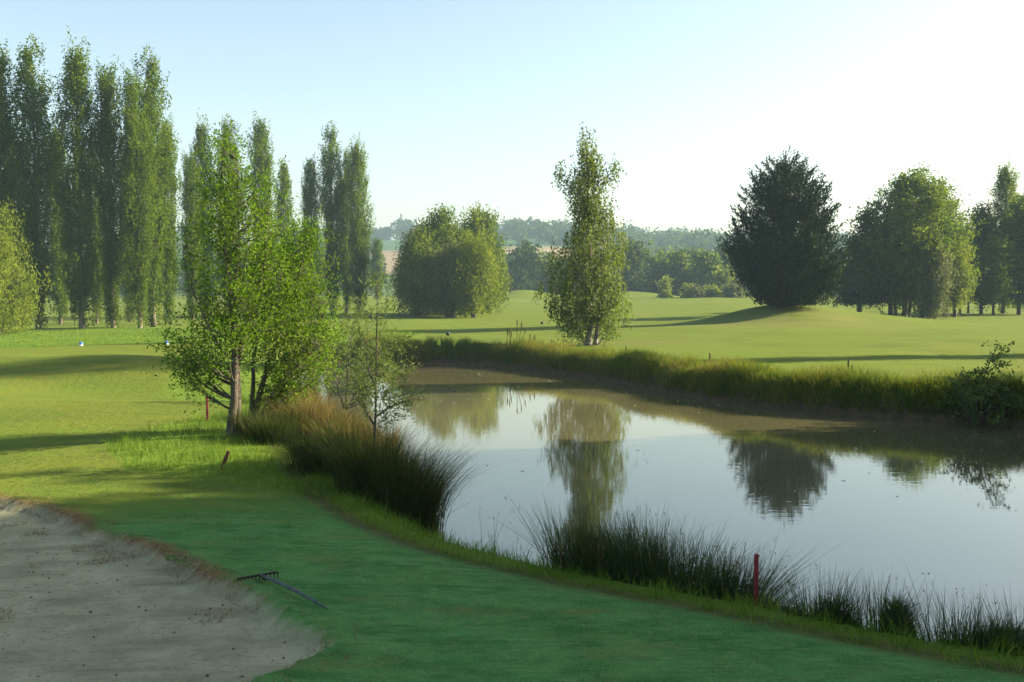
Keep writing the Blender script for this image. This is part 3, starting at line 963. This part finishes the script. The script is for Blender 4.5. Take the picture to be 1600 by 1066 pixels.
for px, d, top, w, mt, lab in [(1129, 186, 422, 12, 'yellow', 'yellowish far willow just left of the conifer'), (1040, 178, 434, 5, 'yellow', 'thin yellowish sapling alone before the far belt'), (1076, 180, 450, 6, 'yellow', 'low yellowish bush right of the lone thin sapling'),
                               (1088, 180, 452, 6, 'grey', 'low pale bush between the two yellowish ones'), (1112, 182, 455, 9, 'yellow', 'low yellowish bush before the far willow'), (1146, 180, 446, 12, 'grey', 'pale bush at the foot of the conifer, left side')]:
    tree_px('far_bush', lab, d, px, [(top, px - w * .2, px + w * .2), (top + 10, px - w * .8, px + w * .8), (460, px - w, px + w), (470, px - w * .8, px + w * .8)], dict(LOW, clusters=max(8, int(w * 2.6)), csize=.25 + w * .03), mt, 'darkbark', .08, group='bushes before the far belt', cat='bush', by=471)


# woods as masses
def wood(name, label, spots, rng, mat, leaf=1.3):
    Ps, Ts = [], []
    for x, y, h, r in spots:
        n = 300
        z = gh(x, y)
        dirs = unit(rng.normal(size=(n, 3)))
        rad = rng.random(n) ** .33
        q = dirs * rad[:, None] * np.array([r, r, h * .5])
        lump = 1 + .22 * np.sin(dirs[:, 0] * 5 + x) * np.cos(dirs[:, 2] * 5 + y)
        q *= lump[:, None]
        Ps.append(q + np.array([x, y, z + h * .5]))
        Ts.append(np.clip(.45 + rng.normal() * .18 + rng.normal(size=n) * .13, 0, 1))
    P = np.concatenate(Ps)
    sz = leaf * (.6 + .8 * rng.random(len(P)))
    V, Fc = leaves_quads(rng, P, rng.normal(size=P.shape), sz, sz * .7)
    return tag(link(name, mesh_np(name, V, Fc, M[mat], np.concatenate(Ts))), label, 'wood', kind='stuff')


rng = np.random.default_rng(77)


def spots(n, px0, px1, d0, d1, h0, h1):
    out = []
    for _ in range(n):
        d = d0 + (d1 - d0) * rng.random()
        px = px0 + (px1 - px0) * rng.random()
        h = h0 + (h1 - h0) * rng.random()
        out.append(((px - 800) / F * d, d, h, h * (.42 + .2 * rng.random())))
    return out


wood('hill_wood', 'blue hazy wood covering the hill between the birch and the conifer', spots(150, 940, 1340, 470, 720, 9, 16) + spots(40, 930, 1350, 300, 420, 8, 12), rng, 'dark', 1.6)
wood('hill_wood', 'blue hazy wood on the hill left of the birch', spots(55, 770, 935, 520, 700, 6, 11) + spots(16, 770, 940, 300, 360, 7, 10), rng, 'dark', 1.6)
wood('low_wood', 'dark blue wood seen low between the poplar trunks', spots(90, -200, 585, 190, 300, 7, 11), rng, 'dark', 1.3)
wood('hill_wood', 'far wood on the hill right of the conifer', spots(110, 1340, 1900, 420, 700, 8, 15), rng, 'dark', 1.6)
wood('hill_wood', 'far wood on the hill behind the poplars', spots(90, -250, 570, 420, 700, 7, 12), rng, 'dark', 1.6)
HT = dict(FAR, clusters=46, csize=1.5, leaf=(1.3, .9), slen=2.6, inset=.5)
for px, top, w, lab in [(630, 346, 20, 'big hazy oak on the left hilltop'), (600, 358, 10, 'smaller hazy tree left of the hilltop oak'), (587, 362, 9, 'hazy hilltop tree nearest the poplars'), (648, 354, 12, 'hazy tree touching the hilltop oak on its right'),
                        (835, 356, 15, 'hazy round tree on the hilltop left of the birch'), (857, 361, 9, 'smaller hazy tree right of the round one on the hilltop'), (797, 364, 10, 'hazy tree at the left of the hilltop left of the birch')]:
    tree_px('hilltop_tree', lab, 690, px, [(top, px - w * .4, px + w * .4), (top + 6, px - w * .9, px + w * .9), (top + 14, px - w, px + w), (376, px - w * .6, px + w * .6)], HT, 'dark', 'darkbark', .8, group='trees on the hilltop', by=375)

# trees that shade the foreground from beyond the pond's right end
G4 = 'tall trees beyond the right end of the pond'
SH = dict(BIG, clusters=430, csize=.6, per=15, leaf=(.34, .24), shell=.45, branches=30)
s_, c_ = math.sin(SUN_AZ), math.cos(SUN_AZ)
for i, (sp_, x, h, r, lab) in enumerate([
        (19.6, 26, 11.3, 2.9, 'low leafy tree beyond the right end of the pond, farthest of its row'), (15.2, 28, 13.8, 3.2, 'middling leafy tree, second of the row beyond the right end of the pond'),
        (11.9, 31, 17.3, 3.2, 'tall leafy tree third in the row beyond the right end of the pond'), (6.4, 30, 19.3, 3.5, 'tall leafy tree fourth in the row beyond the right end of the pond'),
        (.9, 30, 19, 3.5, 'tall leafy tree fifth in the row beyond the right end of the pond'), (9.2, 37, 21.5, 3.5, 'tallest leafy tree behind the third and fourth of the row'),
        (3.6, 37, 21, 3.6, 'tall leafy tree behind the fourth and fifth of the row'), (-4.6, 30, 17, 3.4, 'tall leafy tree nearest the bunker side of the row')]):
    y = (sp_ + s_ * x) / c_
    SEED[0] += 1
    rg = np.random.default_rng(SEED[0])
    root = empty('broad_tree', (x, y, gh(x, y) - .05), lab, 'tree', G4)
    build_tree(root, grow(rg, [(1.5, 0, r * .6), (3.5, 0, r * .95), (7, 0, r), (h * .66, 0, r * .92), (h - 2, 0, r * .7), (h - .5, 0, r * .35), (h, 0, .2)], [[(0, 0, 0), (.2, 0, 5), (0, .1, h * .9)]], .3, SH), M['broad'], M['darkbark'], 'shade_tree')
p = ((36.0 + s_ * 30) / c_)
o = empty('poplar_tree', (30, p, gh(30, p)), 'lone poplar on the far side beyond the right edge', 'tree', G4)
o.scale = (1.15, 1.15, 1.15)
for nm, me in zip(('trunk', 'branches', 'crown'), protos[1]):
    pc = link(nm, me, o)
    if nm == 'branches':
        pc['kind'] = 'stuff'


# ------------------------------------------------------------------ sedges and rushes
def clump(name, label, px, py, d, h, rx, ry, n, mat, lean=(.1, .7), width=.008, curve=1.7, droop=.1, cat='sedge clump', group=None, seeds=0, bias=(0, 0), tint=(.4, .22), segs=5, sub=26):
    SEED[0] += 1
    rng = np.random.default_rng(SEED[0])
    x = at_d(px, py, d)[0]
    z = max(gh(x, d), WATER_Z) - .03
    a = rng.random(n) * 2 * math.pi
    rr = np.sqrt(rng.random(n))
    bx, by = rx * rr * np.cos(a), ry * rr * np.sin(a)
    nsub = sub
    if nsub:
        sa_, sr_ = rng.random(nsub) * 6.283, np.sqrt(rng.random(nsub))
        pick_ = rng.integers(0, nsub, n)
        bx = rx * (sr_ * np.cos(sa_))[pick_] + rng.normal(size=n) * rx * .16
        by = ry * (sr_ * np.sin(sa_))[pick_] + rng.normal(size=n) * ry * .16
        rr = np.clip(np.hypot(bx / rx, by / ry), 0, 1.2)
    gz = np.maximum(height(x + bx, d + by), WATER_Z) - .03 - z
    base = np.stack([bx, by, gz], 1)
    az = np.arctan2(by / ry * .8 + rng.normal(size=n) * .5 + bias[1], bx / rx * .8 + rng.normal(size=n) * .5 + bias[0])
    ln = lean[0] + (lean[1] - lean[0]) * np.clip(rr * .6 + rng.random(n) * .5, 0, 1) ** 1.3
    hh = h * (.45 + .6 * rng.random(n) ** .8)
    ti = np.clip(tint[0] + rng.normal(size=n) * tint[1], 0, 1)
    if nsub:
        hh = hh * (.72 + .36 * rng.random(nsub))[pick_]
        ti = np.clip(ti + (rng.normal(size=nsub) * .12)[pick_], 0, 1)
        az = az + (rng.normal(size=nsub) * .35)[pick_]
    stiff = rng.random(n) < .25
    ln = np.where(stiff, ln * .3, ln)
    ln = np.where(rng.random(n) < .045, ln * 2 + .3, ln)
    V, Fc, t, tips = blades(rng, base, hh, ln, az, width * (.7 + .6 * rng.random(n)), segs, curve, ti, droop)
    root = empty(name, (x, d, z), label, cat, group)
    link('blades', mesh_np(name + '_blades', V, Fc, M[mat], t), root)['kind'] = 'stuff'
    if seeds:
        k = rng.permutation(n)[:seeds]
        P = np.repeat(tips[k], 5, 0) + rng.normal(size=(seeds * 5, 3)) * np.array([.005, .005, .02]) - np.array([0, 0, .08])
        SV, SF = leaves_quads(rng, P, rng.normal(size=P.shape) * .3 + np.array([0, 0, 1]), .022, .007)
        link('seed_heads', mesh_np(name + '_seeds', SV, SF, M['straw'], np.clip(.25 + .2 * rng.normal(size=len(P)), 0, 1)), root)['kind'] = 'stuff'
    return root


GS = 'sedge clumps on the left shore'
clump('sedge_clump', 'big dark fountain of sedge arching over the water at the near left shore', 612, 770, 14.7, 1.55, .66, .5, 5000, 'sedge', (.05, .62), .007, 1.9, .14, group=GS, seeds=140, bias=(.12, 0), tint=(.28, .16))
clump('sedge_clump', 'dark green sedge left of the big arching fountain, behind the bright grass edge', 545, 740, 16.2, .95, .75, .5, 3600, 'sedge', (.1, .6), .008, 1.7, .15, group=GS, seeds=60, tint=(.25, .15))
clump('sedge_clump', 'olive sedge in the middle, round the foot of the thin sapling', 570, 700, 18.0, 1.15, .8, .55, 3800, 'sedge', (.1, .6), .009, 1.7, .15, group=GS, seeds=120, tint=(.55, .2))
clump('sedge_clump', 'tawny sunlit sedge in front of the many-stemmed willow', 490, 690, 19.5, 1.15, .8, .6, 3800, 'redsedge', (.1, .6), .009, 1.7, .15, group=GS, seeds=150, tint=(.40, .2))
clump('sedge_clump', 'reddish brown feathery sedge at the back of the left shore', 510, 650, 22.5, 1.15, .9, .7, 3600, 'redsedge', (.1, .55), .010, 1.7, .15, group=GS, seeds=200, tint=(.62, .18))
clump('sedge_clump', 'reddish sedge at the water, right of the pale willow shrub', 575, 650, 21.5, 1.0, .6, .6, 2400, 'redsedge', (.1, .6), .010, 1.7, .15, group=GS, seeds=120, tint=(.5, .2))
clump('sedge_clump', 'low dark sedge right at the foot of the young tree trunks', 420, 690, 18.6, .75, .55, .45, 1900, 'sedge', (.1, .6), .009, 1.6, .1, group=GS, tint=(.2, .15))
GR = 'rush clumps along the near shore'
clump('rush_clump', 'green rushes at the left end of the big near-shore clump, before the birch reflection', 925, 880, 10.95, .92, .46, .30, 1500, 'rush', (.03, .55), .0075, 1.3, .04, 'rushes', GR, 90, tint=(.5, .25))
clump('rush_clump', 'tall dark rushes in the middle of the big near-shore clump', 1035, 900, 10.5, 1.02, .48, .30, 1700, 'rush', (.03, .5), .0075, 1.3, .04, 'rushes', GR, 120, tint=(.35, .22))
clump('rush_clump', 'dark rushes spreading right behind the near red stake', 1130, 930, 10.1, .90, .42, .30, 1600, 'rush', (.05, .85), .007, 1.4, .08, 'rushes', GR, 120, bias=(.25, 0), tint=(.3, .2))
clump('rush_clump', 'thin sparse rushes just right of the near red stake', 1290, 985, 9.0, .60, .30, .16, 330, 'rush', (.05, .5), .006, 1.3, .03, 'rushes', GR, 20, tint=(.3, .2))
clump('rush_clump', 'thin sparse rushes rising beside the dark earth hump', 1372, 1000, 8.75, .64, .26, .16, 300, 'rush', (.05, .5), .006, 1.3, .03, 'rushes', GR, 15, tint=(.3, .2))
clump('rush_clump', 'thin rushes on a dark tussock at the lower right corner', 1510, 1030, 8.35, .60, .34, .18, 420, 'rush', (.05, .5), .006, 1.3, .03, 'rushes', GR, 20, tint=(.3, .2))
clump('rush_clump', 'thin rushes cut by the right edge of the picture at the lower corner', 1610, 1040, 8.05, .62, .3, .2, 330, 'rush', (.05, .5), .006, 1.3, .03, 'rushes', GR, 15, tint=(.3, .2))
clump('rush_clump', 'few thin stalks standing alone left of the big near-shore clump', 795, 860, 11.7, .45, .22, .12, 42, 'rush', (.03, .45), .007, 1.3, .02, 'rushes', GR, 8, tint=(.4, .2))
clump('rush_clump', 'two or three tallest thin stalks at the water near the left sedge', 762, 850, 12.4, .98, .10, .05, 5, 'rush', (.02, .2), .008, 1.2, .02, 'rushes', GR, 5, tint=(.5, .2))


def hump(name, label, px, py, d, rx, ry, h, n):
    SEED[0] += 1
    rng = np.random.default_rng(SEED[0])
    x = at_d(px, py, d)[0]
    z = max(gh(x, d), WATER_Z) - .12
    root = empty(name, (x, d, z), label, 'tussock', 'dark earth humps at the near shore')
    U, Vv = np.meshgrid(np.linspace(0, 2 * math.pi, 29)[:-1], np.linspace(0, 1, 9))
    rad = np.cos(Vv * math.pi / 2) ** .8 * (1 + .18 * np.sin(U * 5 + Vv * 7) * (1 - Vv) + .1 * np.sin(U * 9))
    P = np.stack([rx * rad * np.cos(U), ry * rad * np.sin(U), (h + .1) * np.sin(Vv * math.pi / 2) * (1 + .08 * np.sin(U * 7 + Vv * 11))], -1).reshape(-1, 3)
    i = np.arange(8)[:, None] * 28
    j = np.arange(28)[None]
    Fc = np.stack([i + j, i + (j + 1) % 28, i + 28 + (j + 1) % 28, i + 28 + j], -1).reshape(-1, 4)
    link('earth', mesh_np(name, P, Fc, M['mud'], smooth=True), root)
    b = P[rng.integers(0, len(P), n)] * .97
    V, Fc, t, _ = blades(rng, b, .10 + .16 * rng.random(n), .2 + 1.1 * rng.random(n), np.arctan2(b[:, 1], b[:, 0]) + rng.normal(size=n) * .6, np.full(n, .006), 3, 1.5, np.clip(.35 + .3 * rng.normal(size=n), 0, 1), .35)
    link('dead_blades', mesh_np(name + '_blades', V, Fc, M['rush'], t), root)['kind'] = 'stuff'


hump('earth_tussock', 'dark bare hump of earth and roots at the near shore, right of the red stake', 1402, 1000, 8.78, .16, .15, .30, 700)
hump('earth_tussock', 'low dark tussock left of the bare hump, under thin rushes', 1295, 985, 9.05, .30, .14, .16, 600)
hump('earth_tussock', 'wide dark tussock at the lower right corner', 1560, 1030, 8.35, .55, .16, .20, 1500)
hump('earth_tussock', 'dark mud bank behind the near red stake', 1210, 960, 9.6, .42, .16, .14, 400)

# ------------------------------------------------------------------ grass
rng = np.random.default_rng(31)


def scatter(n, x0, x1, y0, y1):
    return x0 + (x1 - x0) * rng.random(n), y0 + (y1 - y0) * rng.random(n)


def grass(name, label, x, y, hmin, hmax, width, mat, segs=2, lean=(.1, .6), tint=(.5, .2), tv=None, droop=0.0, cat='grass', azb=None, hv=1.0):
    n = len(x)
    z = height(x, y) - .012
    base = np.stack([x, y, z], 1)
    h = (hmin + (hmax - hmin) * rng.random(n) ** 1.3) * hv
    az = rng.random(n) * 2 * math.pi if azb is None else azb + rng.normal(size=n) * .7
    ti = np.clip(tint[0] + rng.normal(size=n) * tint[1] + (0 if tv is None else tv), 0, 1)
    V, Fc, t, _ = blades(rng, base, h, lean[0] + (lean[1] - lean[0]) * rng.random(n), az, width * (.7 + .6 * rng.random(n)), segs, 1.6, ti, droop)
    return tag(link(name, mesh_np(name, V, Fc, M[mat], t)), label, cat, kind='stuff')


# mown lawn in the foreground
x, y = scatter(560000, -7.5, 5, 6.6, 15)
k = (np.abs(x) < y * .53 + .3) & (rng.random(len(x)) < (9.0 / y) ** 1.2)
x, y = x[k], y[k]
sp_, sb_ = sd_poly(x, y, POND), sd_poly(x, y, BUNKER)
k = (sp_ > 1.55) & (sb_ > .10 + .12 * vnoise(x * 2.2, y * 2.2, 8)) & (sd_poly(x, y, ROUGH) > 0)
x, y = x[k], y[k]
grass('lawn_grass', 'short mown grass blades of the foreground lawn', x, y, .007, .024, .007, 'lawn', 1, (.3, 1.6), (.45, .26), .2 * vnoise(x * 1.3, y * 1.3, 6) + .42 * vnoise(x * 3.1, y * 4.5, 7) + .42 * vnoise(x * 8, y * 11, 64), hv=1 + .5 * vnoise(x * 3, y * 3, 61))
# bright longer grass: strip along the pond and the knoll
x, y = scatter(330000, -9.5, 6.5, 6.2, 27)
sp_, sr_ = sd_poly(x, y, POND), sd_poly(x, y, ROUGH)
strip_edge = 1.62 - .18 * vnoise(x * 1.1, y * 1.1, 4)
k = (sp_ > .35) & ((sp_ < strip_edge) | (sr_ + .10 * vnoise(x * 2, y * 2, 2) < 0)) & (rng.random(len(x)) < np.clip((13.0 / y), 0, 1.0))
x, y = x[k], y[k]
tv = .16 * vnoise(x * 1.2, y * 1.2, 16) + .12 * vnoise(x * 4, y * 4, 17)
hm = 1 + .5 * vnoise(x * 1.6, y * 1.6, 18)
k = rng.random(len(x)) < .55 + .4 * vnoise(x * 2.7, y * 2.7, 19)
x, y, tv = x[k], y[k], tv[k]
grass('rough_grass', 'bright longer grass on the knoll and along the near shore', x, y, .04, .19, .008, 'rough', 2, (.1, 1.0), (.5, .24), tv, hv=1 + .45 * vnoise(x * 3.3, y * 3.3, 20) + .3 * vnoise(x * 9, y * 9, 26))
# mixed tall grass of the far bank
nfb = 120000
poly = POND
seg = np.roll(poly, -1, 0) - poly
ln_ = np.linalg.norm(seg, axis=1)
pick = rng.choice(len(poly), nfb * 3, p=ln_ / ln_.sum())
tt = rng.random(len(pick))[:, None]
q = poly[pick] + seg[pick] * tt
nrm = np.stack([seg[pick][:, 1], -seg[pick][:, 0]], 1) / ln_[pick][:, None]
off = rng.random(len(pick)) ** 1.1 * 1.55 + .0
area = sum(poly[i][0] * poly[(i + 1) % len(poly)][1] - poly[(i + 1) % len(poly)][0] * poly[i][1] for i in range(len(poly)))
q = q + nrm * off[:, None] * (1 if area > 0 else -1)
k = (q[:, 1] > 22) & (q[:, 0] > -11) & (q[:, 0] < 22) & (q[:, 0] > -(q[:, 1] - 22) * .17 - 3)
q, off = q[k][:nfb], off[k][:nfb]
x, y = q[:, 0], q[:, 1]
sdk = sd_poly(x, y, POND)
k = sdk > .02
x, y, off = x[k], y[k], off[k]
tv = .22 * vnoise(x * .9, y * .9, 21) + .18 * vnoise(x * 2.6, y * 2.6, 22)
dens = vnoise(x * 1.5, y * 1.5, 23)
k = rng.random(len(x)) < .65 + .35 * dens
x, y, off, tv = x[k], y[k], off[k], tv[k]
grass('bank_grass', 'tall mixed green and straw grass overhanging the far bank', x, y, .15, .60, .014, 'bankgrass', 3, (.1, .9), (.34, .2), tv, .12, hv=1 + .45 * vnoise(x * .8, y * .8, 24) + .25 * vnoise(x * 2.3, y * 2.3, 25))
# longer grass scattered over the far rough
x, y = scatter(200000, -10, 22, 24, 60)
sdk = sd_poly(x, y, POND)
k = (sdk > .6) & (sdk < 4.2 + 1.2 * vnoise(x * .5, y * .5, 80)) & (np.abs(x) < y * .54) & (x > -5 - (y - 46) * 2) & (rng.random(len(x)) < .35 + .5 * vnoise(x * .9, y * .9, 81))
x, y = x[k], y[k]
grass('far_rough_grass', 'bright uneven rough on top of the far bank', x, y, .04, .15, .013, 'rough', 2, (.1, .9), (.5, .2), .2 * vnoise(x * .7, y * .7, 82))
x, y = scatter(90000, -40, -6, 40, 69)
k = (np.abs(x) < y * .54) & (y > 48 - .02 * x + .3 * vnoise(x, y, 83))
x, y = x[k], y[k]
grass('left_rough_grass', 'bright longer rough between the left tee and the poplars', x, y, .05, .14, .02, 'rough', 2, (.1, .9), (.5, .2), .2 * vnoise(x * .4, y * .4, 84))
# dry straw round the bunker
x, y = scatter(160000, -13, .5, 6, 15.5)
sb_ = sd_poly(x, y, BUNKER)
edge = vnoise(x * 1.6, y * 1.6, 14)
inside = (sb_ < 0) & (vnoise(x * 1.1, y * 1.1, 41) * .5 + vnoise(x * 3.3, y * 3.3, 42) * .6 > .44) & (rng.random(len(x)) < .75)
k = ((np.abs(sb_ - .10) < .16 + .14 * edge) & (rng.random(len(x)) < .6)) | inside
x, y, sbk = x[k], y[k], sb_[k]
n = len(x)
z = height(x, y) - 0.10 * sstep(0.03, -0.06, sbk) - 0.12 * sstep(0, -4, sbk) + .006
V, Fc, t, _ = blades(rng, np.stack([x, y, z], 1), .015 + .045 * rng.random(n), .4 + 2.2 * rng.random(n), rng.random(n) * 6.28, np.full(n, .005), 2, 1.2, np.clip(.4 + .25 * rng.normal(size=n), 0, 1))
tag(link('dry_grass', mesh_np('dry_grass', V, Fc, M['straw'], t)), 'dry brown grass and roots along the bunker lip and in the sand', 'dry grass', kind='stuff')

# crumbs and clods on the sand
x, y = scatter(30000, -13, 0, 6.2, 15)
k = (sd_poly(x, y, BUNKER) < -.05) & (np.abs(x) < y * .55) & (rng.random(len(x)) < .06 + .5 * np.clip(vnoise(x * 1.1, y * 1.1, 41) * .6 + vnoise(x * 4, y * 4, 44) * .6, 0, 1))
x, y = x[k], y[k]
n = len(x)
sbk = sd_poly(x, y, BUNKER)
z = height(x, y) - 0.10 * sstep(0.03, -0.06, sbk) - 0.12 * sstep(0, -4, sbk)
sz = .003 + .017 * rng.random(n) ** 5
octv = np.array([(1, 0, 0), (0, 1, 0), (-1, 0, 0), (0, -1, 0), (0, 0, .8), (0, 0, -.5)], float)
Vo = octv[None] * sz[:, None, None] * (.6 + .8 * rng.random((n, 6, 1))) + np.stack([x, y, z], 1)[:, None]
of = np.array([(0, 1, 4), (1, 2, 4), (2, 3, 4), (3, 0, 4), (1, 0, 5), (2, 1, 5), (3, 2, 5), (0, 3, 5)])
tag(link('sand_crumbs', mesh_np('sand_crumbs', Vo.reshape(-1, 3), (of[None] + (np.arange(n) * 6)[:, None, None]).reshape(-1, 3), M['mud'])), 'small dark crumbs of soil scattered over the bunker sand', 'soil crumbs', kind='stuff')

# leaves and flecks floating on the pond
x, y = scatter(1500, -4, 14, 11, 44)
k = (sd_poly(x, y, POND) < -.6) & (np.abs(x) < y * .55) & (rng.random(len(x)) < .10 + .9 * np.clip(vnoise(x * .35, y * .35, 51), 0, 1) ** 2 * .5)
x, y = x[k], y[k]
n = len(x)
a = rng.random(n) * 6.28
szf = .008 + .035 * rng.random(n) ** 3 + y * .0008
Vs = np.stack([np.stack([x + szf * np.cos(a + j * 1.5708) * (1 if j % 2 else .45), y + szf * np.sin(a + j * 1.5708) * (1 if j % 2 else .45), np.full(n, WATER_Z + .006 + .004 * j)], 1) for j in range(4)], 1).reshape(-1, 3)
tag(link('floating_leaves', mesh_np('floating_leaves', Vs, np.arange(n * 4).reshape(n, 4), M['fleck'])), 'pale fallen leaves and flecks floating on the pond', 'leaves', kind='stuff')


# ------------------------------------------------------------------ small built things
def prism(sec, z0, z1, taper=1.0, cap=.0):
    """closed bevelled prism from a 2d section; returns quads/tri mesh as triangles"""
    k = len(sec)
    rings = [(1, z0), (taper, z1 - cap), (taper * .72, z1)] if cap else [(1, z0), (taper, z1)]
    V = [(a * s, b * s, z) for s, z in rings for a, b in sec]
    Fc = []
    for r in range(len(rings) - 1):
        for j in range(k):
            a, b = r * k + j, r * k + (j + 1) % k
            Fc += [(a, b, b + k), (a, b + k, a + k)]
    t0 = (len(rings) - 1) * k
    for j in range(1, k - 1):
        Fc += [(t0, t0 + j, t0 + j + 1), (0, j + 1, j)]
    return np.array(V, float), np.array(Fc)


def sq(w, ch=.18):
    a, b = w / 2, w / 2 * (1 - 2 * ch)
    return [(a, -b), (a, b), (b, a), (-b, a), (-a, b), (-a, -b), (-b, -a), (b, -a)]


def stake(label, px, py, d, h, w, mat, lean=(0, 0), group='hazard stakes round the pond'):
    x = at_d(px, py, d)[0]
    z = gh(x, d)
    me = mesh_np('stake', *prism(sq(w), -.12, h, .96, .012), M[mat])
    o = link('hazard_stake', me, None, (x, d, z))
    o.rotation_euler = (lean[1], lean[0], .4)
    return tag(o, label, 'stake', group)


stake('near red stake at the shore beside the dark rushes', 1181, 945, 9.35, .52, .038, 'redstake')
stake('red stake upright left of the young tree', 324, 660, 21.6, .56, .05, 'redstake')
stake('short brown stake leaning to the right in the bright knoll grass', 346, 736, 15.9, .31, .055, 'brownstake', (.38, 0))
stake('small dark stake on the far bank left of the birch trunk', 862, 545, 47.5, .42, .05, 'brownstake')
stake('small stake on the far bank right of the birch trunk', 978, 556, 43, .42, .05, 'brownstake')
stake('small stake on the far bank, halfway between birch and the far-bank shrub', 1109, 569, 37.8, .45, .055, 'brownstake')
stake('reddish stake on the far bank nearest the leaning shrub', 1311, 592, 31.5, .38, .06, 'redstake', (-.06, 0))


def marker(px, py, d, label, col, sz, group):
    x = at_d(px, py, d)[0]
    z = gh(x, d)
    root = empty('tee_marker', (x, d, z), label, 'tee marker', group)
    sec = [(math.cos(i * math.pi / 5), math.sin(i * math.pi / 5)) for i in range(10)]
    prof = [(.35, 0), (.8, .12), (1, .4), (1, .75), (.75, 1.0), (.3, 1.12), (.02, 1.15)]
    V = np.array([(a * s * sz, b * s * sz, zz * sz * 1.5) for s, zz in prof for a, b in sec])
    Fc = np.array([(r * 10 + j, r * 10 + (j + 1) % 10, (r + 1) * 10 + (j + 1) % 10, (r + 1) * 10 + j) for r in range(6) for j in range(10)])
    link('head', mesh_np('marker_head', V + np.array([0, 0, .02]), Fc, M[col], smooth=True), root)
    link('spike', mesh_np('marker_spike', *prism(sq(sz * .3), -.1, .05, .9), M['black']), root)
    if col == 'blue':
        link('base_ring', mesh_np('marker_ring', *prism([(1.05 * sz * a, 1.05 * sz * b) for a, b in sec], 0, .045, .9), M['white']), root)


marker(127, 559, 43.3, 'left blue tee marker on the mown tee beyond the hollow', 'blue', .085, 'blue tee markers on the left tee')
marker(261, 557, 43.5, 'right blue tee marker close to the left branches of the young tree', 'blue', .085, 'blue tee markers on the left tee')
marker(700, 525, 60, 'small dark tee marker on the shaded strip before the round grove', 'black', .13, 'dark tee markers across the pond')
marker(847, 508, 78, 'small dark tee marker left of the birch crown', 'black', .12, 'dark tee markers across the pond')

# rake
hp = at_z(402, 906, 0.0)
tp = at_z(511, 949, 0.0)
hz, tz = gh(hp[0], hp[1]), gh(tp[0], tp[1])
rk = empty('bunker_rake', (hp[0], hp[1], hz), 'dark toothed rake with grey handle lying on the bunker lip', 'rake')
e0, e1 = at_z(371, 908, 0.0) - hp, at_z(434, 902, 0.0) - hp
e0, e1 = e0[:3], e1[:3]
zb0, zb1 = .045, .075
ax = unit((e1 - e0)[None])[0]
V, Fc = tubes([(np.array([e0 + (0, 0, zb0), (e0 + e1) / 2 + (0, 0, (zb0 + zb1) / 2), e1 + (0, 0, zb1)]), np.array([.011, .012, .011]))], 6)
link('head_bar', mesh_np('rake_bar', V, Fc, M['rakemetal'], smooth=True), rk)
TM = mesh_np('rake_tooth', *prism(sq(.011), -.062, 0, .9), M['rakemetal'])
for i in range(12):
    f = i / 11
    q = e0 + (e1 - e0) * f + np.array((0, 0, zb0 + (zb1 - zb0) * f))
    t = link('tooth', TM, rk, tuple(q))
mid = e0 + (e1 - e0) * .56 + np.array((0, 0, zb0 + (zb1 - zb0) * .56))
tl = np.array((tp[0] - hp[0], tp[1] - hp[1], tz - hz + .02))
ps = [mid + (tl - mid) * f + np.array((0, 0, .02 * math.sin(f * 3.1))) for f in np.linspace(.06, 1, 9)]
V, Fc = tubes([(np.array(ps), np.array([.017, .018, .018, .018, .017, .016, .015, .013, .008]))], 9)
link('handle', mesh_np('rake_handle', V, Fc, M['rakewood'], smooth=True), rk)
V, Fc = tubes([(np.array([mid, mid + (tl - mid) * .05, mid + (tl - mid) * .10]), np.array([.014, .022, .025]))], 8)
link('ferrule', mesh_np('rake_ferrule', V, Fc, M['rakemetal'], smooth=True), rk)


# cattails on the far bank
def cattails(label, px, d, stems_):
    x = at_d(px, 550, d)[0]
    z = gh(x, d)
    root = empty('cattail_clump', (x, d, z), label, 'cattails', 'cattails on the far bank')
    for dx, h, ln in stems_:
        P = np.array([(dx, 0, 0), (dx + ln * .3, .02, h * .5), (dx + ln, 0, h)])
        V, Fc = tubes([(P, np.array([.016, .014, .012]))], 5)
        sm = link('stem', mesh_np('cattail_stem', V, Fc, M['cattail']), root)
        V, Fc = tubes([(np.array([(dx + ln, 0, h - .02), (dx + ln * 1.03, 0, h + .04), (dx + ln * 1.06, 0, h + .2), (dx + ln * 1.1, 0, h + .28)]), np.array([.012, .028, .028, .006]))], 7)
        link('head', mesh_np('cattail_head', V, Fc, M['cattail'], smooth=True), sm)


cattails('tall cattails and dead stalks on the far bank left of the birch', 808, 46.5, [(0, 1.15, .0), (.05, 1.05, .15), (.12, .8, .25), (-.3, .8, -.05), (-.38, .6, .1), (-.5, .7, .05), (.4, .5, .2), (.55, .45, .25)])
cattails('single small cattail beside the reddish far-bank stake', 1326, 31.0, [(0, .42, .0), (.03, .25, .08)])

# shrub leaning over the far bank at the right
tree_px('leaning_shrub', 'leafy shrub with one long leaning branch on the far bank at the right edge', 26.6, 1520,
        [(588, 1500, 1545), (602, 1482, 1572), (620, 1472, 1590), (640, 1490, 1602), (660, 1508, 1606)],
        dict(clusters=52, csize=.15, strands=5, per=8, mode='out', slen=.38, jit=.03, leaf=(.095, .06), shell=.5, branches=50, rise=.8, brad=.5, twigs=120, bmin=0, inset=.4,
             extra=[(.32, 0, 1.5), (.42, 0, 1.62), (.50, .02, 1.76), (.58, 0, 1.88), (.66, 0, 2.0), (.72, 0, 2.14), (.77, 0, 2.26), (.1, 0, 1.22), (.0, .05, 1.3)]), 'shoot', 'bark', .03,
        [[(1522, 655), (1530, 610), (1545, 570), (1562, 535)], [(1518, 655), (1500, 620), (1490, 600)], [(1525, 655), (1560, 625), (1590, 605)]], cat='shrub', by=650, sink=.0)
